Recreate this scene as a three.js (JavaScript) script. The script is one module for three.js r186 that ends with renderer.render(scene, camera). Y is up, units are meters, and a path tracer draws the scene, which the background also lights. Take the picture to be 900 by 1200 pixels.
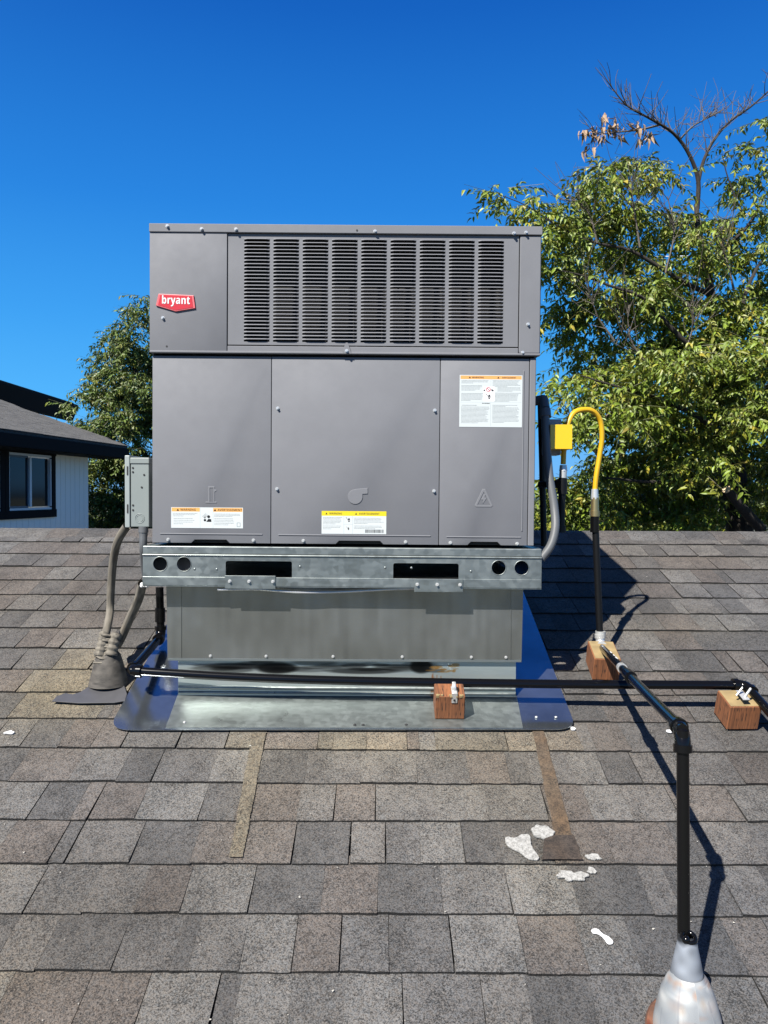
import * as THREE from 'three';
import { mergeGeometries, toCreasedNormals } from 'three/addons/utils/BufferGeometryUtils.js';
import { RoundedBoxGeometry } from 'three/addons/geometries/RoundedBoxGeometry.js';
import { FontLoader } from 'three/addons/loaders/FontLoader.js';
import { TextGeometry } from 'three/addons/geometries/TextGeometry.js';

// ---------- camera, sky, sun, exposure ----------
const scene = new THREE.Scene();
const FPX = 901, EYE = 1.486, PITCH = 1.4 * Math.PI / 180, ROLL = 0.27 * Math.PI / 180, SLOPE = 18.43 * Math.PI / 180;
const camera = new THREE.PerspectiveCamera(2 * Math.atan(600 / FPX) * 180 / Math.PI, 0.75, 0.05, 800);
camera.rotation.order = 'YXZ';
camera.position.set(0, EYE, 0);
camera.rotation.set(-PITCH, 0, ROLL);
const renderer = new THREE.WebGLRenderer({ antialias: true });
renderer.setSize(768, 1024);
renderer.toneMapping = THREE.LinearToneMapping;
renderer.toneMappingExposure = 2.4;
renderer.shadowMap.enabled = true;
const SUN = new THREE.Vector3(-0.49, 1, 0.605).normalize();
{
  const W = 512, H = 256, d = new Float32Array(W * H * 4);
  const stops = [[-90, 0.02212, 0.02212, 0.02054], [-3, 0.0474, 0.06715, 0.0869], [0, 0.0869, 0.2133, 0.395], [6, 0.03792, 0.19872, 0.4187], [12, 0.02149, 0.15251, 0.38102], [20, 0.0098, 0.09982, 0.31821], [32, 0.00347, 0.05084, 0.22191], [55, 0.00269, 0.02149, 0.10408], [90, 0.00235, 0.01612, 0.07722]];
  for (let j = 0; j < H; j++) for (let i = 0; i < W; i++) {
    const el = (j + .5) / H * 180 - 90, az = (i + .5) / W * 2 * Math.PI;
    let k = 0; while (k < stops.length - 2 && el > stops[k + 1][0]) k++;
    const a = stops[k], b = stops[k + 1], t = Math.min(1, Math.max(0, (el - a[0]) / (b[0] - a[0])));
    const e = el * Math.PI / 180, u = az - Math.PI;
    const dir = [Math.cos(e) * Math.cos(u), Math.sin(e), Math.cos(e) * Math.sin(u)];
    const c = dir[0] * SUN.x + dir[1] * SUN.y + dir[2] * SUN.z;
    const glow = .22 * Math.pow(Math.max(0, c), 14) + .02 * Math.pow(Math.max(0, c), 2);
    const o = (j * W + i) * 4;
    for (let q = 0; q < 3; q++) d[o + q] = a[q + 1] + (b[q + 1] - a[q + 1]) * t + (el > 0 ? glow * [.9, .95, 1][q] : 0);
    d[o + 3] = 1;
  }
  const t = new THREE.DataTexture(d, W, H, THREE.RGBAFormat, THREE.FloatType);
  t.mapping = THREE.EquirectangularReflectionMapping; t.magFilter = t.minFilter = THREE.LinearFilter; t.needsUpdate = true;
  scene.background = t; scene.environment = t;
}
const sun = new THREE.DirectionalLight(new THREE.Color(1, .95, .87), 5.0);
sun.position.copy(SUN).multiplyScalar(30); sun.target.position.set(0, 1, -3);
sun.castShadow = true; sun.shadow.radius = 1;
Object.assign(sun.shadow.camera, { left: -16, right: 16, top: 16, bottom: -16, near: 1, far: 80 });
sun.shadow.mapSize.set(4096, 4096);
scene.add(sun, sun.target);

// ---------- helpers ----------
let seed = 7;
const rnd = () => { seed = (seed + 0x6D2B79F5) | 0; let t = Math.imul(seed ^ (seed >>> 15), 1 | seed); t = (t + Math.imul(t ^ (t >>> 7), 61 | t)) ^ t; return ((t ^ (t >>> 14)) >>> 0) / 4294967296; };
const rr = (a, b) => a + (b - a) * rnd();
const V = (x, y, z) => new THREE.Vector3(x, y, z);
const lin = (r, g, b) => new THREE.Color().setRGB(r, g, b);
// a point in metres, from a bearing and a distance ahead of the camera station
function at(px, py, dist) {
  const a0 = (px - 450) / FPX, b0 = -(py - 600) / FPX, c = Math.cos(ROLL), s = Math.sin(ROLL);
  const a = a0 * c - b0 * s, b = a0 * s + b0 * c, cp = Math.cos(PITCH), sp = Math.sin(PITCH);
  const y = cp * b - sp, z = -sp * b - cp, t = dist / -z;
  return V(a * t, EYE + y * t, z * t);
}
const onRoof = (x, s, n = 0) => V(x, s * Math.sin(SLOPE) + n * Math.cos(SLOPE), -s * Math.cos(SLOPE) + n * Math.sin(SLOPE));
const used = {};
function numbered(n) { if (!(n in used)) { used[n] = 0; return n; } used[n]++; return n + '_' + String(used[n]).padStart(3, '0'); }
function add(o, parent) { o.traverse(m => { if (m.isMesh) { m.castShadow = m.receiveShadow = true; } }); (parent || scene).add(o); return o; }
function mesh(name, geo, mat, parent) { const m = new THREE.Mesh(Array.isArray(geo) ? mergeGeometries(geo.map(g => g.index ? g.toNonIndexed() : g)) : geo, mat); m.name = parent ? name : numbered(name); return add(m, parent); }
function thing(name, label, category, pos, group) { const g = new THREE.Group(); g.name = numbered(name); if (pos) g.position.copy(pos); g.userData = { label, category }; if (group) g.userData.group = group; scene.add(g); return g; }
function tag(o, label, category, group) { o.userData.label = label; o.userData.category = category; if (group) o.userData.group = group; return o; }
const box = (w, h, d, x = 0, y = 0, z = 0) => new THREE.BoxGeometry(w, h, d).translate(x, y, z);
const rbox = (w, h, d, r, x = 0, y = 0, z = 0) => new RoundedBoxGeometry(w, h, d, 2, r).translate(x, y, z);
function rod(a, b, r0, r1 = r0, seg = 16) {
  const d = b.clone().sub(a), g = new THREE.CylinderGeometry(r1, r0, d.length(), seg);
  g.applyQuaternion(new THREE.Quaternion().setFromUnitVectors(V(0, 1, 0), d.normalize())); return g.translate((a.x + b.x) / 2, (a.y + b.y) / 2, (a.z + b.z) / 2);
}
function tube(pts, r0, r1 = r0, segs = 24, radial = 8, rings = null) {
  const c = new THREE.CatmullRomCurve3(pts, false, 'centripetal'), g = new THREE.TubeGeometry(c, segs, 1, radial), p = g.attributes.position;
  for (let i = 0; i <= segs; i++) {
    const o = c.getPointAt(i / segs), r = (r0 + (r1 - r0) * i / segs) * (rings ? rings(i) : 1);
    for (let j = 0; j <= radial; j++) { const k = i * (radial + 1) + j; p.setXYZ(k, o.x + (p.getX(k) - o.x) * r, o.y + (p.getY(k) - o.y) * r, o.z + (p.getZ(k) - o.z) * r); }
  }
  g.computeVertexNormals(); return g;
}
function elbow(p, dIn, dOut, R, r) {
  const a = p.clone().addScaledVector(dIn, -R), b = p.clone().addScaledVector(dOut, R);
  const g = new THREE.TubeGeometry(new THREE.QuadraticBezierCurve3(a, p, b), 14, r * 1.28, 16);
  return [g, rod(a.clone().addScaledVector(dIn, -.006), a.clone().addScaledVector(dIn, .008), r * 1.5, r * 1.5, 20), rod(b.clone().addScaledVector(dOut, -.008), b.clone().addScaledVector(dOut, .006), r * 1.5, r * 1.5, 20)];
}
function shape(pts) { const s = new THREE.Shape(); pts.forEach(([x, y], i) => i ? s.lineTo(x, y) : s.moveTo(x, y)); s.closePath(); return s; }
const extr = (s, depth, bevel = 0, segs = 12) => new THREE.ExtrudeGeometry(s, { depth, bevelEnabled: bevel > 0, bevelThickness: bevel, bevelSize: bevel, bevelSegments: 2, curveSegments: segs });
// tiling value noise
function grid(n) { const a = new Float32Array(n * n); for (let i = 0; i < a.length; i++) a[i] = rnd(); return (u, v) => { let x = u * n, y = v * n, i = Math.floor(x), j = Math.floor(y), f = x - i, g = y - j; f = f * f * (3 - 2 * f); g = g * g * (3 - 2 * g); i = ((i % n) + n) % n; j = ((j % n) + n) % n; const i2 = (i + 1) % n, j2 = (j + 1) % n; return (a[j * n + i] * (1 - f) + a[j * n + i2] * f) * (1 - g) + (a[j2 * n + i] * (1 - f) + a[j2 * n + i2] * f) * g; }; }
function tex(n, fn, srgb = true, reps = 1) {
  const d = new Uint8Array(n * n * 4), q = v => Math.max(0, Math.min(255, Math.round(v * 255))), g = v => v <= 0 ? 0 : Math.pow(v, 1 / 2.2);
  for (let j = 0; j < n; j++) for (let i = 0; i < n; i++) { const c = fn(i / n, j / n, i, j), o = (j * n + i) * 4; for (let k = 0; k < 3; k++) { const v = c.length ? c[k] : c; d[o + k] = q(srgb ? g(v) : v); } d[o + 3] = 255; }
  const t = new THREE.DataTexture(d, n, n); t.wrapS = t.wrapT = THREE.RepeatWrapping; t.magFilter = THREE.LinearFilter; t.minFilter = THREE.LinearMipmapLinearFilter; t.generateMipmaps = true;
  if (srgb) t.colorSpace = THREE.SRGBColorSpace; t.repeat.set(reps, reps); t.needsUpdate = true; return t;
}
function canvasTex(w, h, draw) { const c = document.createElement('canvas'); c.width = w; c.height = h; draw(c.getContext('2d'), w, h); const t = new THREE.CanvasTexture(c); t.colorSpace = THREE.SRGBColorSpace; t.magFilter = THREE.LinearFilter; return t; }
const std = (o) => new THREE.MeshStandardMaterial(o);
// uv in metres by the dominant axis of each face
function boxUV(g) {
  if (g.index) g = g.toNonIndexed();
  const p = g.attributes.position, n = g.attributes.normal, uv = new Float32Array(p.count * 2);
  for (let i = 0; i < p.count; i++) { const x = Math.abs(n.getX(i)), y = Math.abs(n.getY(i)), z = Math.abs(n.getZ(i)); const [u, v] = z >= x && z >= y ? [p.getX(i), p.getY(i)] : y >= x ? [p.getX(i), p.getZ(i)] : [p.getZ(i), p.getY(i)]; uv[i * 2] = u; uv[i * 2 + 1] = v; }
  g.setAttribute('uv', new THREE.BufferAttribute(uv, 2)); return g;
}

// ---------- materials ----------
const n4 = grid(4), n8 = grid(8), n16 = grid(16), n32 = grid(32), n64 = grid(64), n128 = grid(128), n256 = grid(256), n512 = grid(512);
const granules = tex(1024, (u, v, i, j) => {
  const f = n512(u, v), m = n256(u + .3, v + .7), l = n32(u, v), k = n8(v, u), w = rnd();
  let b = .62 + (f - .5) * .6 + (m - .5) * 1.0 + (n128(v, u) - .5) * .5 + (l - .5) * .22 + (k - .5) * .22 + (w - .5) * .25;
  if (w > .985) b += .5; if (w < .03) b -= .25;
  const warm = (n128(u * 1, v + .2) - .5) * .16; b = Math.max(.06, b);
  return [b * (1 + warm), b, b * (1 - warm)];
});
const granBump = tex(512, (u, v) => n256(u, v) * .6 + n128(u, v) * .4, false);
const shingleTones = [[.165, .159, .151], [.125, .121, .117], [.150, .133, .120], [.190, .184, .174], [.112, .109, .106], [.165, .148, .134], [.148, .143, .138], [.178, .169, .158]]
  .map(c => std({ map: granules, bumpMap: granBump, bumpScale: .0016, color: lin(c[0] * .60, c[1] * .598, c[2] * .606), roughness: .95, vertexColors: true }));
const tanTones = [[.215, .190, .158], [.20, .178, .148], [.18, .165, .140], [.165, .140, .112]].map(c => std({ map: granules, bumpMap: granBump, bumpScale: .0016, color: lin(c[0] * .60, c[1] * .60, c[2] * .60), roughness: .95, vertexColors: true }));
const spangle = (() => { const N = 64, p = []; for (let i = 0; i < N * N; i++) p.push([rnd(), rnd(), rnd()]); return (u, v) => { const i = Math.floor(u * N), j = Math.floor(v * N); let best = 9, val = 0; for (let a = -1; a < 2; a++) for (let b = -1; b < 2; b++) { const q = p[((j + b + N) % N) * N + ((i + a + N) % N)], dx = (i + a + q[0]) - u * N, dy = (j + b + q[1]) - v * N, d = dx * dx + dy * dy; if (d < best) { best = d; val = q[2]; } } return val; }; })();
const galvMap = tex(512, (u, v) => { const s = spangle(u, v), l = n8(u, v), m = n64(u, v); const b = .62 + (s - .5) * .11 + (l - .5) * .10 + (n128(u * .25, v) - .5) * .14; return [b * .97, b, b * .995]; });
const galvRough = tex(256, (u, v) => .40 + (spangle(u, v) - .5) * .12 + (n16(u, v) - .5) * .2, false);
const M = {};
M.galv = std({ map: galvMap, roughnessMap: galvRough, roughness: 1, metalness: .75, color: lin(.325, .35, .345) });
const panMap = tex(512, (u, v) => { const l = n8(u, v), m = n64(v, u); const b = .62 + (l - .5) * .2 + (m - .5) * .08; return [b, b, b]; });
M.pan = std({ map: panMap, metalness: .95, roughness: .17, roughnessMap: tex(256, (u, v) => .62 + n8(u, v) * .6, false), color: lin(.66, .74, .80) });
M.curb = std({ map: tex(512, (u, v) => { const l = n8(u, v), m = n32(u, v), st = n64(u, v * .12); const b = .60 + (l - .5) * .14 + (m - .5) * .07 + (st - .5) * .12; return [b, b, b * .985]; }), metalness: .82, roughness: .22, roughnessMap: tex(256, (u, v) => .75 + (n8(u, v) - .5) * .6 + (n32(u, v) - .5) * .3, false), color: lin(.39, .405, .41) });
const paintMap = tex(512, (u, v) => { const b = .9 + (n4(u, v) - .5) * .035 + (n32(u, v) - .5) * .04 + Math.max(0, n16(v, u) - .7) * .10 + (n256(u, v) - .5) * .02; return [b, b, b]; });
const paintRough = tex(256, (u, v) => .74 + (n8(u, v) - .5) * .14 + (n64(u, v) - .5) * .06, false);
M.paint = std({ map: paintMap, roughnessMap: paintRough, roughness: 1, metalness: 0, color: lin(0.1265, 0.131, 0.1441) });
M.paintEdge = std({ color: lin(0.216, 0.216, 0.228), roughness: .4 });
M.dark = std({ color: lin(.012, .012, .013), roughness: .8 });
M.coil = std({ color: lin(.010, .0095, .0095), roughness: .8 });
M.zinc = std({ color: lin(0.5184, 0.5184, 0.504), metalness: .55, roughness: .3 });
M.black = new THREE.MeshPhysicalMaterial({ color: lin(.003, .003, .0033), roughness: .14, specularIntensity: .55 });
M.blackDull = new THREE.MeshPhysicalMaterial({ color: lin(.004, .004, .0044), roughness: .4, specularIntensity: .5 });
M.boxGrey = std({ map: paintMap, color: lin(0.1786, 0.2034, 0.1984), roughness: .45 });
M.flexGrey = std({ color: lin(0.0816, 0.0864, 0.0912), roughness: .45 });
M.flexDust = std({ map: tex(256, (u, v) => { const b = .7 + (n16(u, v) - .5) * .6; return [b, b * .96, b * .88]; }), color: lin(0.1488, 0.1389, 0.1215), roughness: .8 });
M.yellow = new THREE.MeshPhysicalMaterial({ color: lin(0.5504, 0.3584, 0.00384), roughness: .3, clearcoat: .5, clearcoatRoughness: .2 });
M.yellowHose = std({ color: lin(0.48, 0.282, 0.0048), roughness: .42 });
M.brass = std({ color: lin(0.44, 0.336, 0.16), metalness: .9, roughness: .35 });
M.red = std({ color: lin(0.372, 0.0132, 0.021), roughness: .35 });
M.redRim = std({ color: lin(0.468, 0.096, 0.102), roughness: .35 });
M.white = std({ color: lin(0.51, 0.51, 0.51), roughness: .5 });
const woodTex = tex(512, (u, v) => { const g = n128(u, v * .05) * .5 + n32(u, v * .08) * .5, s = Math.pow(n64(u * 1, v * .3), 5); const b = .62 + (g - .5) * .75 - s * .8; return [b, b * .9, b * .85]; });
M.wood = std({ map: woodTex, color: lin(.245, .098, .036), roughness: .85 });
M.woodEnd = std({ map: tex(256, (u, v) => { const r = Math.hypot(u - .2, v + .4); const b = .8 + .15 * Math.sin(r * 90) * .5 + (n64(u, v) - .5) * .3; return [b, b * .93, b * .75]; }), color: lin(0.2494, 0.1955, 0.1112), roughness: .9 });
M.bark = std({ map: tex(256, (u, v) => .6 + (n64(u, v * .3) - .5) * .7), color: lin(0.03024, 0.02419, 0.01935), roughness: .95 });
M.barkPale = std({ color: lin(0.08512, 0.07296, 0.0608), roughness: .95 });

// ---------- the ground ----------
const ground = mesh('ground', (() => { const g = new THREE.PlaneGeometry(900, 900).rotateX(-Math.PI / 2).translate(0, -3.2, 0); const uv = g.attributes.uv; for (let i = 0; i < uv.count; i++) uv.setXY(i, uv.getX(i) * 150, uv.getY(i) * 150); return g; })(),
  std({ map: tex(512, (u, v) => { const b = .7 + (n8(u, v) - .5) * .5 + (n128(u, v) - .5) * .5; return [b, b, b * .8]; }), color: lin(.10, .11, .10), roughness: 1 }));
ground.userData.kind = 'structure';

// ---------- the shingled roof we stand on ----------
const EXPO = .1435, RIDGE_S = 4.043;
const roof = new THREE.Group(); roof.name = 'roof'; roof.rotation.x = SLOPE; roof.userData.kind = 'structure'; scene.add(roof);
{
  const deckMat = std({ color: lin(.016, .015, .015), roughness: 1 });
  mesh('roof_deck', box(14, .05, RIDGE_S + 3.2, 0, -.026, -(RIDGE_S - 3.2) / 2), deckMat, roof);
  // the far slope beyond the ridge and the walls of the house below
  const back = box(14, .05, 3.6, 0, -.026, 1.8 - 3.6).translate(0, 0, 0);
  back.translate(0, -.012, 0); back.applyMatrix4(new THREE.Matrix4().makeTranslation(0, 0, -RIDGE_S).multiply(new THREE.Matrix4().makeRotationX(-2 * SLOPE)));
  mesh('back_slope', back, std({ map: granules, color: lin(.08, .078, .076), roughness: 1 }), roof);
  const w = box(12.4, 3.4, 5.4).applyMatrix4(new THREE.Matrix4().makeRotationX(-SLOPE)); w.translate(0, 0, 0);
  const wm = mesh('wall', box(12.4, 3.0, 5.6), std({ color: lin(.6, .58, .55), roughness: .8 }), roof); wm.rotation.x = -SLOPE; wm.position.copy(V(0, -1.75, -3.6).applyAxisAngle(V(1, 0, 0), -SLOPE));
}
// height of the shingle surface above the deck at slope distance s
const surfH = s => { const f = (((s - 3.764) / EXPO) % 1 + 1) % 1; return .0115 - .0062 * f; };
function tabGeo(w, th, L, j) {
  // a tab, butt at z=0, running upslope to z=-L; butt faces are the dark cut edge
  const a = [-w / 2 + j[0], 0, j[2]], b = [w / 2 + j[1], 0, j[3]], h = th, t = .0032;
  const h0 = h + rr(-.0012, .0022), h1 = h + rr(-.0012, .0022);
  const q = [[a[0], h0, a[2]], [b[0], h1, b[2]], [b[0] - j[1], t, -L], [a[0] - j[0], t, -L]], lo = [[a[0], -.004, a[2]], [b[0], -.004, b[2]], [b[0], -.004, -L], [a[0], -.004, -L]];
  const P = [], C = [], U = [], face = (p, c) => { for (const k of [0, 1, 2, 0, 2, 3]) { P.push(...p[k]); C.push(c, c, c); U.push(p[k][0] / .45, (p[k][2] + p[k][1]) / .45); } };
  // butt line with a slightly worn, uneven edge
  const n = 6, row = []; for (let i = 0; i <= n; i++) { const f = i / n, e = i && i < n ? rr(-.0012, .0012) : 0; row.push([a[0] + (b[0] - a[0]) * f, h0 + (h1 - h0) * f - (i && i < n ? rr(0, .0009) : .0006), a[2] + (b[2] - a[2]) * f + e]); }
  for (let i = 0; i < n; i++) {
    const f0 = i / n, f1 = (i + 1) / n, mid0 = [q[3][0] + (q[2][0] - q[3][0]) * f0, t, -L], mid1 = [q[3][0] + (q[2][0] - q[3][0]) * f1, t, -L];
    face([row[i], row[i + 1], mid1, mid0], 1);
    face([[row[i][0], -.004, row[i][2]], [row[i + 1][0], -.004, row[i + 1][2]], row[i + 1], row[i]], .17);
  }
  face([lo[3], lo[0], q[0], q[3]], .3); face([lo[1], lo[2], q[2], q[1]], .3);
  const g = new THREE.BufferGeometry(); g.setAttribute('position', new THREE.Float32BufferAttribute(P, 3)); g.setAttribute('color', new THREE.Float32BufferAttribute(C, 3)); 
  const ox = rnd(), oy = rnd(); for (let i = 0; i < U.length; i += 2) { U[i] += ox; U[i + 1] += oy; }
  g.setAttribute('uv', new THREE.Float32BufferAttribute(U, 2)); g.computeVertexNormals(); return g;
}
{
  // dust and old stains: x, slope distance, reach across, reach along, strength
  const DUST = [[-.05, 2.34, .6, .14, .6], [-1.05, 2.62, .22, .22, .9], [-1.02, 1.93, .12, .03, 1], [-.78, 1.66, .12, .03, .8], [.42, 1.84, .10, .10, .5], [.35, 2.05, .14, .3, .35], [1.2, 3.1, .35, .12, .5], [-.33, 2.1, .1, .2, .3]];
  const tabs = [], cp = V(0, 0, 0);
  camera.updateMatrixWorld(); const inv = camera.matrixWorld.clone().invert();
  const view = p => { cp.copy(p).applyMatrix4(inv); return cp.z < -.2 ? [450 + FPX * cp.x / -cp.z, 600 - FPX * cp.y / -cp.z, -cp.z] : [-999, -999, 1]; };
  for (let c = -1; c < 46; c++) {
    const sb = 3.764 - EXPO * c; if (sb < -2.9) break;
    let x = -4.6 + rr(0, .2), raised = rnd() < .5; const wob = rr(-.002, .002);
    while (x < 4.6) {
      let w = rr(.085, .168); if (rnd() < .14) w = rr(.03, .06);
      const th = raised ? .0116 : .0098, jit = () => rr(-.003, .003);
      const gap = rnd() < .34 ? .0026 : -.0004;
      const xm = x + w / 2, jz = wob + Math.sin(x * 1.7 + c) * .003;
      const pts = [onRoof(x, sb + .07), onRoof(x + w, sb + .07), onRoof(xm, sb), onRoof(xm, sb + .13)].map(view);
      let size = 0; if (pts.some(p => p[0] > -30 && p[0] < 930 && p[1] < 1240 && p[1] > 500)) size = 1 / pts[0][2] * w;
      let tone = shingleTones[Math.floor(rnd() * shingleTones.length)];
      const nearPan = sb > 2.2 && sb < 2.45 && x > -.62 && x < .5, dusty = sb > 2.45 && sb < 2.85 && x < -.78 && x > -1.3, tanny = false;
      if (nearPan && rnd() < .6) tone = tanTones[Math.floor(rnd() * 3)]; else if (dusty && rnd() < .5) tone = tanTones[2];
      else if (tanny) tone = tanTones[3];
      tabs.push({ x: xm, sb: sb + jz, w: w - gap, th, tone, size, jit: [jit(), jit(), rr(-.002, .002), rr(-.002, .002)] });
      x += w; if (rnd() < .72) raised = !raised;
    }
  }
  const order = tabs.slice().sort((a, b) => b.size - a.size); order.forEach((t, i) => t.own = i < 300 && t.size > 0);
  const rest = shingleTones.concat(tanTones).map(() => []);
  const all = shingleTones.concat(tanTones);
  for (const t of tabs) {
    const g = tabGeo(t.w, t.th, .172, t.jit);
    { const c = g.attributes.color, p = g.attributes.position; for (let i = 0; i < p.count; i++) { const X = t.x + p.getX(i), S = t.sb - p.getZ(i), a = n16(X * .21 + .5, S * .21 + .5) - .5, b = n32(X * .3, S * .12) - .5, k = 1 + a * .5 + b * .34, dust = DUST.reduce((d, q) => d + q[4] * Math.exp(-(((X - q[0]) / q[2]) ** 2) - (((S - q[1]) / q[3]) ** 2)), 0), wv = (n8(X * .17, S * .23) - .45) * .15 + dust * .20; const kk = 1 + dust * .34; c.setXYZ(i, c.getX(i) * k * kk * (1 + wv * .6), c.getY(i) * k * kk * (1 + dust * .03), c.getZ(i) * k * kk * (1 - wv)); } }
    if (t.own) { const m = mesh('shingle', g, t.tone, roof); m.position.set(t.x, .001, -t.sb); }
    else rest[all.indexOf(t.tone)].push(g.translate(t.x, .001, -t.sb));
  }
  // shingles past the limit: one mesh, its tones as vertex colours
  const gs = []; rest.forEach((list, i) => list.forEach(g => { const c = g.attributes.color, k = all[i].color; for (let q = 0; q < c.count; q++) c.setXYZ(q, c.getX(q) * k.r, c.getY(q) * k.g, c.getZ(q) * k.b); gs.push(g); }));
  const m = mesh('shingle_field', mergeGeometries(gs), std({ map: granules, vertexColors: true, roughness: .95 }), roof); m.userData.kind = 'stuff';
  // ridge caps: folded over the ridge, each overlapping the next
  const capMats = shingleTones;
  for (let x = -4.5, i = 0; x < 4.5; i++) {
    const w = rr(.135, .15), P = [], C = [], U = [], y0 = .005, y1 = .0072, f = rr(.13, .145), bk = 2 * SLOPE;
    const prof = [[-.002, f], [.004, .05], [.008, .012], [.008, -.012], [.0, -.06], [-.03, -.13]].map(([n, z]) => [n, z]);
    const face = (p, c) => { for (const k of [0, 1, 2, 0, 2, 3]) { P.push(...p[k]); C.push(c, c, c); U.push(p[k][0] / .45 + i * .37, p[k][2] / .45); } };
    for (let k = 0; k < prof.length - 1; k++) { const [n0, z0] = prof[k], [n1, z1] = prof[k + 1]; face([[0, n0 + y1, z0], [w + .03, n0 + y0, z0], [w + .03, n1 + y0, z1], [0, n1 + y1, z1]], 1); face([[0, n0 + y1, z0], [0, n1 + y1, z1], [0, n1 - .004, z1], [0, n0 - .004, z0]], .35); }
    face([[0, -.004, f], [w + .03, -.004, f], [w + .03, prof[0][0] + y0, f], [0, prof[0][0] + y1, f]], .13);
    const g = new THREE.BufferGeometry(); g.setAttribute('position', new THREE.Float32BufferAttribute(P, 3)); g.setAttribute('color', new THREE.Float32BufferAttribute(C, 3)); g.setAttribute('uv', new THREE.Float32BufferAttribute(U, 2)); g.computeVertexNormals();
    const c = mesh('ridge_cap', g, capMats[Math.floor(rnd() * 8)], roof); c.position.set(x, 0, -RIDGE_S + .006); x += w;
  }
}

// ---------- roof curb with its flashing pan ----------
{
  const pos = onRoof(-.12, 2.6); const G = thing('roof_curb', 'galvanized sheet metal curb under the air conditioner, with flat flashing pan on the shingles', 'roof curb', pos);
  const L = (x, y, z) => V(x, y, z).sub(pos);
  // pan: rounded sheet lying on the slope
  const w = 1.40, d0 = -.198, d1 = 1.0, r = .07, s = new THREE.Shape();
  s.moveTo(-w / 2 + r, d0); s.lineTo(w / 2 - r, d0 + .012); s.quadraticCurveTo(w / 2, d0 + .012, w / 2, d0 + r); s.lineTo(w / 2, d1); s.lineTo(-w / 2, d1); s.lineTo(-w / 2, d0 + r); s.quadraticCurveTo(-w / 2, d0, -w / 2 + r, d0);
  const pg = boxUV(new THREE.ExtrudeGeometry(s, { depth: .0016, bevelEnabled: false, curveSegments: 10 }));
  const pan = mesh('flashing_pan', pg, M.pan, G); pan.rotation.x = SLOPE - Math.PI / 2; pan.position.set(0, .0165, .005);
  // front apron strip, soldered on
  const ap = mesh('apron', boxUV(extr(shape([[-.535, -.188], [.535, -.180], [.545, .02], [-.545, .02]]), .0014)), M.galv, G); ap.rotation.x = SLOPE - Math.PI / 2; ap.position.set(.005, .0187, .005);
  // lower skirt
  const b = onRoof(0, 2.57, 0), fz = -2.444 - pos.z;
  const sk = (x0, x1, y0, y1, z0, z1, t = .0) => { const g = extr(shape([[x0, y0], [x1, y0], [x1 + t, y1], [x0 - t, y1]]), z0 - z1); return boxUV(g.translate(-pos.x, -pos.y, z1 - pos.z)); };
  const skirtMap = canvasTex(1024, 256, (c, W, H) => {
    c.fillStyle = '#a9b3b1'; c.fillRect(0, 0, W, H);
    for (let i = 0; i < 260; i++) { c.fillStyle = `rgba(${rnd() < .5 ? '150,165,165' : '195,200,198'},${rr(.03, .12)})`; c.beginPath(); c.ellipse(rnd() * W, rnd() * H, rr(8, 90), rr(3, 16), 0, 0, 7); c.fill(); }
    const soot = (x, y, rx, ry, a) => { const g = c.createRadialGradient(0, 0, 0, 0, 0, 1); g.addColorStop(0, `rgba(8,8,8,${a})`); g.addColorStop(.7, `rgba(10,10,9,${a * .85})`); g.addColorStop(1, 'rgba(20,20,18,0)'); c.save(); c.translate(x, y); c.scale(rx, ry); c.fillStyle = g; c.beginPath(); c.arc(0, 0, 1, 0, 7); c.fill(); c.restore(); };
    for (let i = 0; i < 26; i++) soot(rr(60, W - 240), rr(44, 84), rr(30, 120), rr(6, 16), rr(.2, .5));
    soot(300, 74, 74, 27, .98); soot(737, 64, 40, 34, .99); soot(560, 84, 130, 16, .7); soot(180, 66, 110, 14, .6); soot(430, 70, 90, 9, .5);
    c.fillStyle = 'rgba(150,105,50,.55)'; for (let i = 0; i < 22; i++) { c.beginPath(); c.ellipse(rr(765, 850), rr(54, 88), rr(3, 16), rr(2, 6), 0, 0, 7); c.fill(); }
    c.strokeStyle = 'rgba(160,100,60,.35)'; c.lineWidth = 4; for (let i = 0; i < 10; i++) { const x = rr(770, 800); c.beginPath(); c.moveTo(x, rr(90, 130)); c.lineTo(x + rr(-6, 6), 250); c.stroke(); }
  });
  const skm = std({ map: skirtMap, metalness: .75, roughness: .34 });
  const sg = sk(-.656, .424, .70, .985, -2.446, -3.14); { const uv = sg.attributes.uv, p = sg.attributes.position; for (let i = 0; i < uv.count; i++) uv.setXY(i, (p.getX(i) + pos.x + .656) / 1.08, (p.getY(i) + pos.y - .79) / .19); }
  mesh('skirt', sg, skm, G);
  // creases of the skirt and the solder line at its foot
  const ridge = (y, r, z, x0 = -.654, x1 = .422) => { const g = new THREE.CylinderGeometry(r, r, x1 - x0, 10).rotateZ(Math.PI / 2); return boxUV(g.translate((x0 + x1) / 2 - pos.x, y - pos.y, z - pos.z)); };
  mesh('crease', [ridge(.862, .006, -2.446), ridge(.846, .004, -2.444)], M.galv, G);
  mesh('cove', boxUV(rod(L(-.654, .814, -2.436), L(.422, .816, -2.436), .012, .012, 12)), M.galv, G);
  // upper collar
  mesh('collar', sk(-.687, .440, .950, 1.215, -2.436, -3.15, .004), M.curb, G);
  mesh('hem', [box(1.124, .006, .003, -.1235 - pos.x,   .954 - pos.y, -2.434 - pos.z)], M.galv, G);
  for (const x of [-.55, -.373, -.16, .06, .28, .39]) { const g = mesh('screw', [new THREE.CylinderGeometry(.0032, .0032, .005, 6).rotateX(Math.PI / 2), new THREE.CylinderGeometry(.0048, .0048, .0015, 12).rotateX(Math.PI / 2).translate(0, 0, -.0015)], M.zinc, G); g.position.copy(L(x, .966, -2.432)); }
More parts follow.
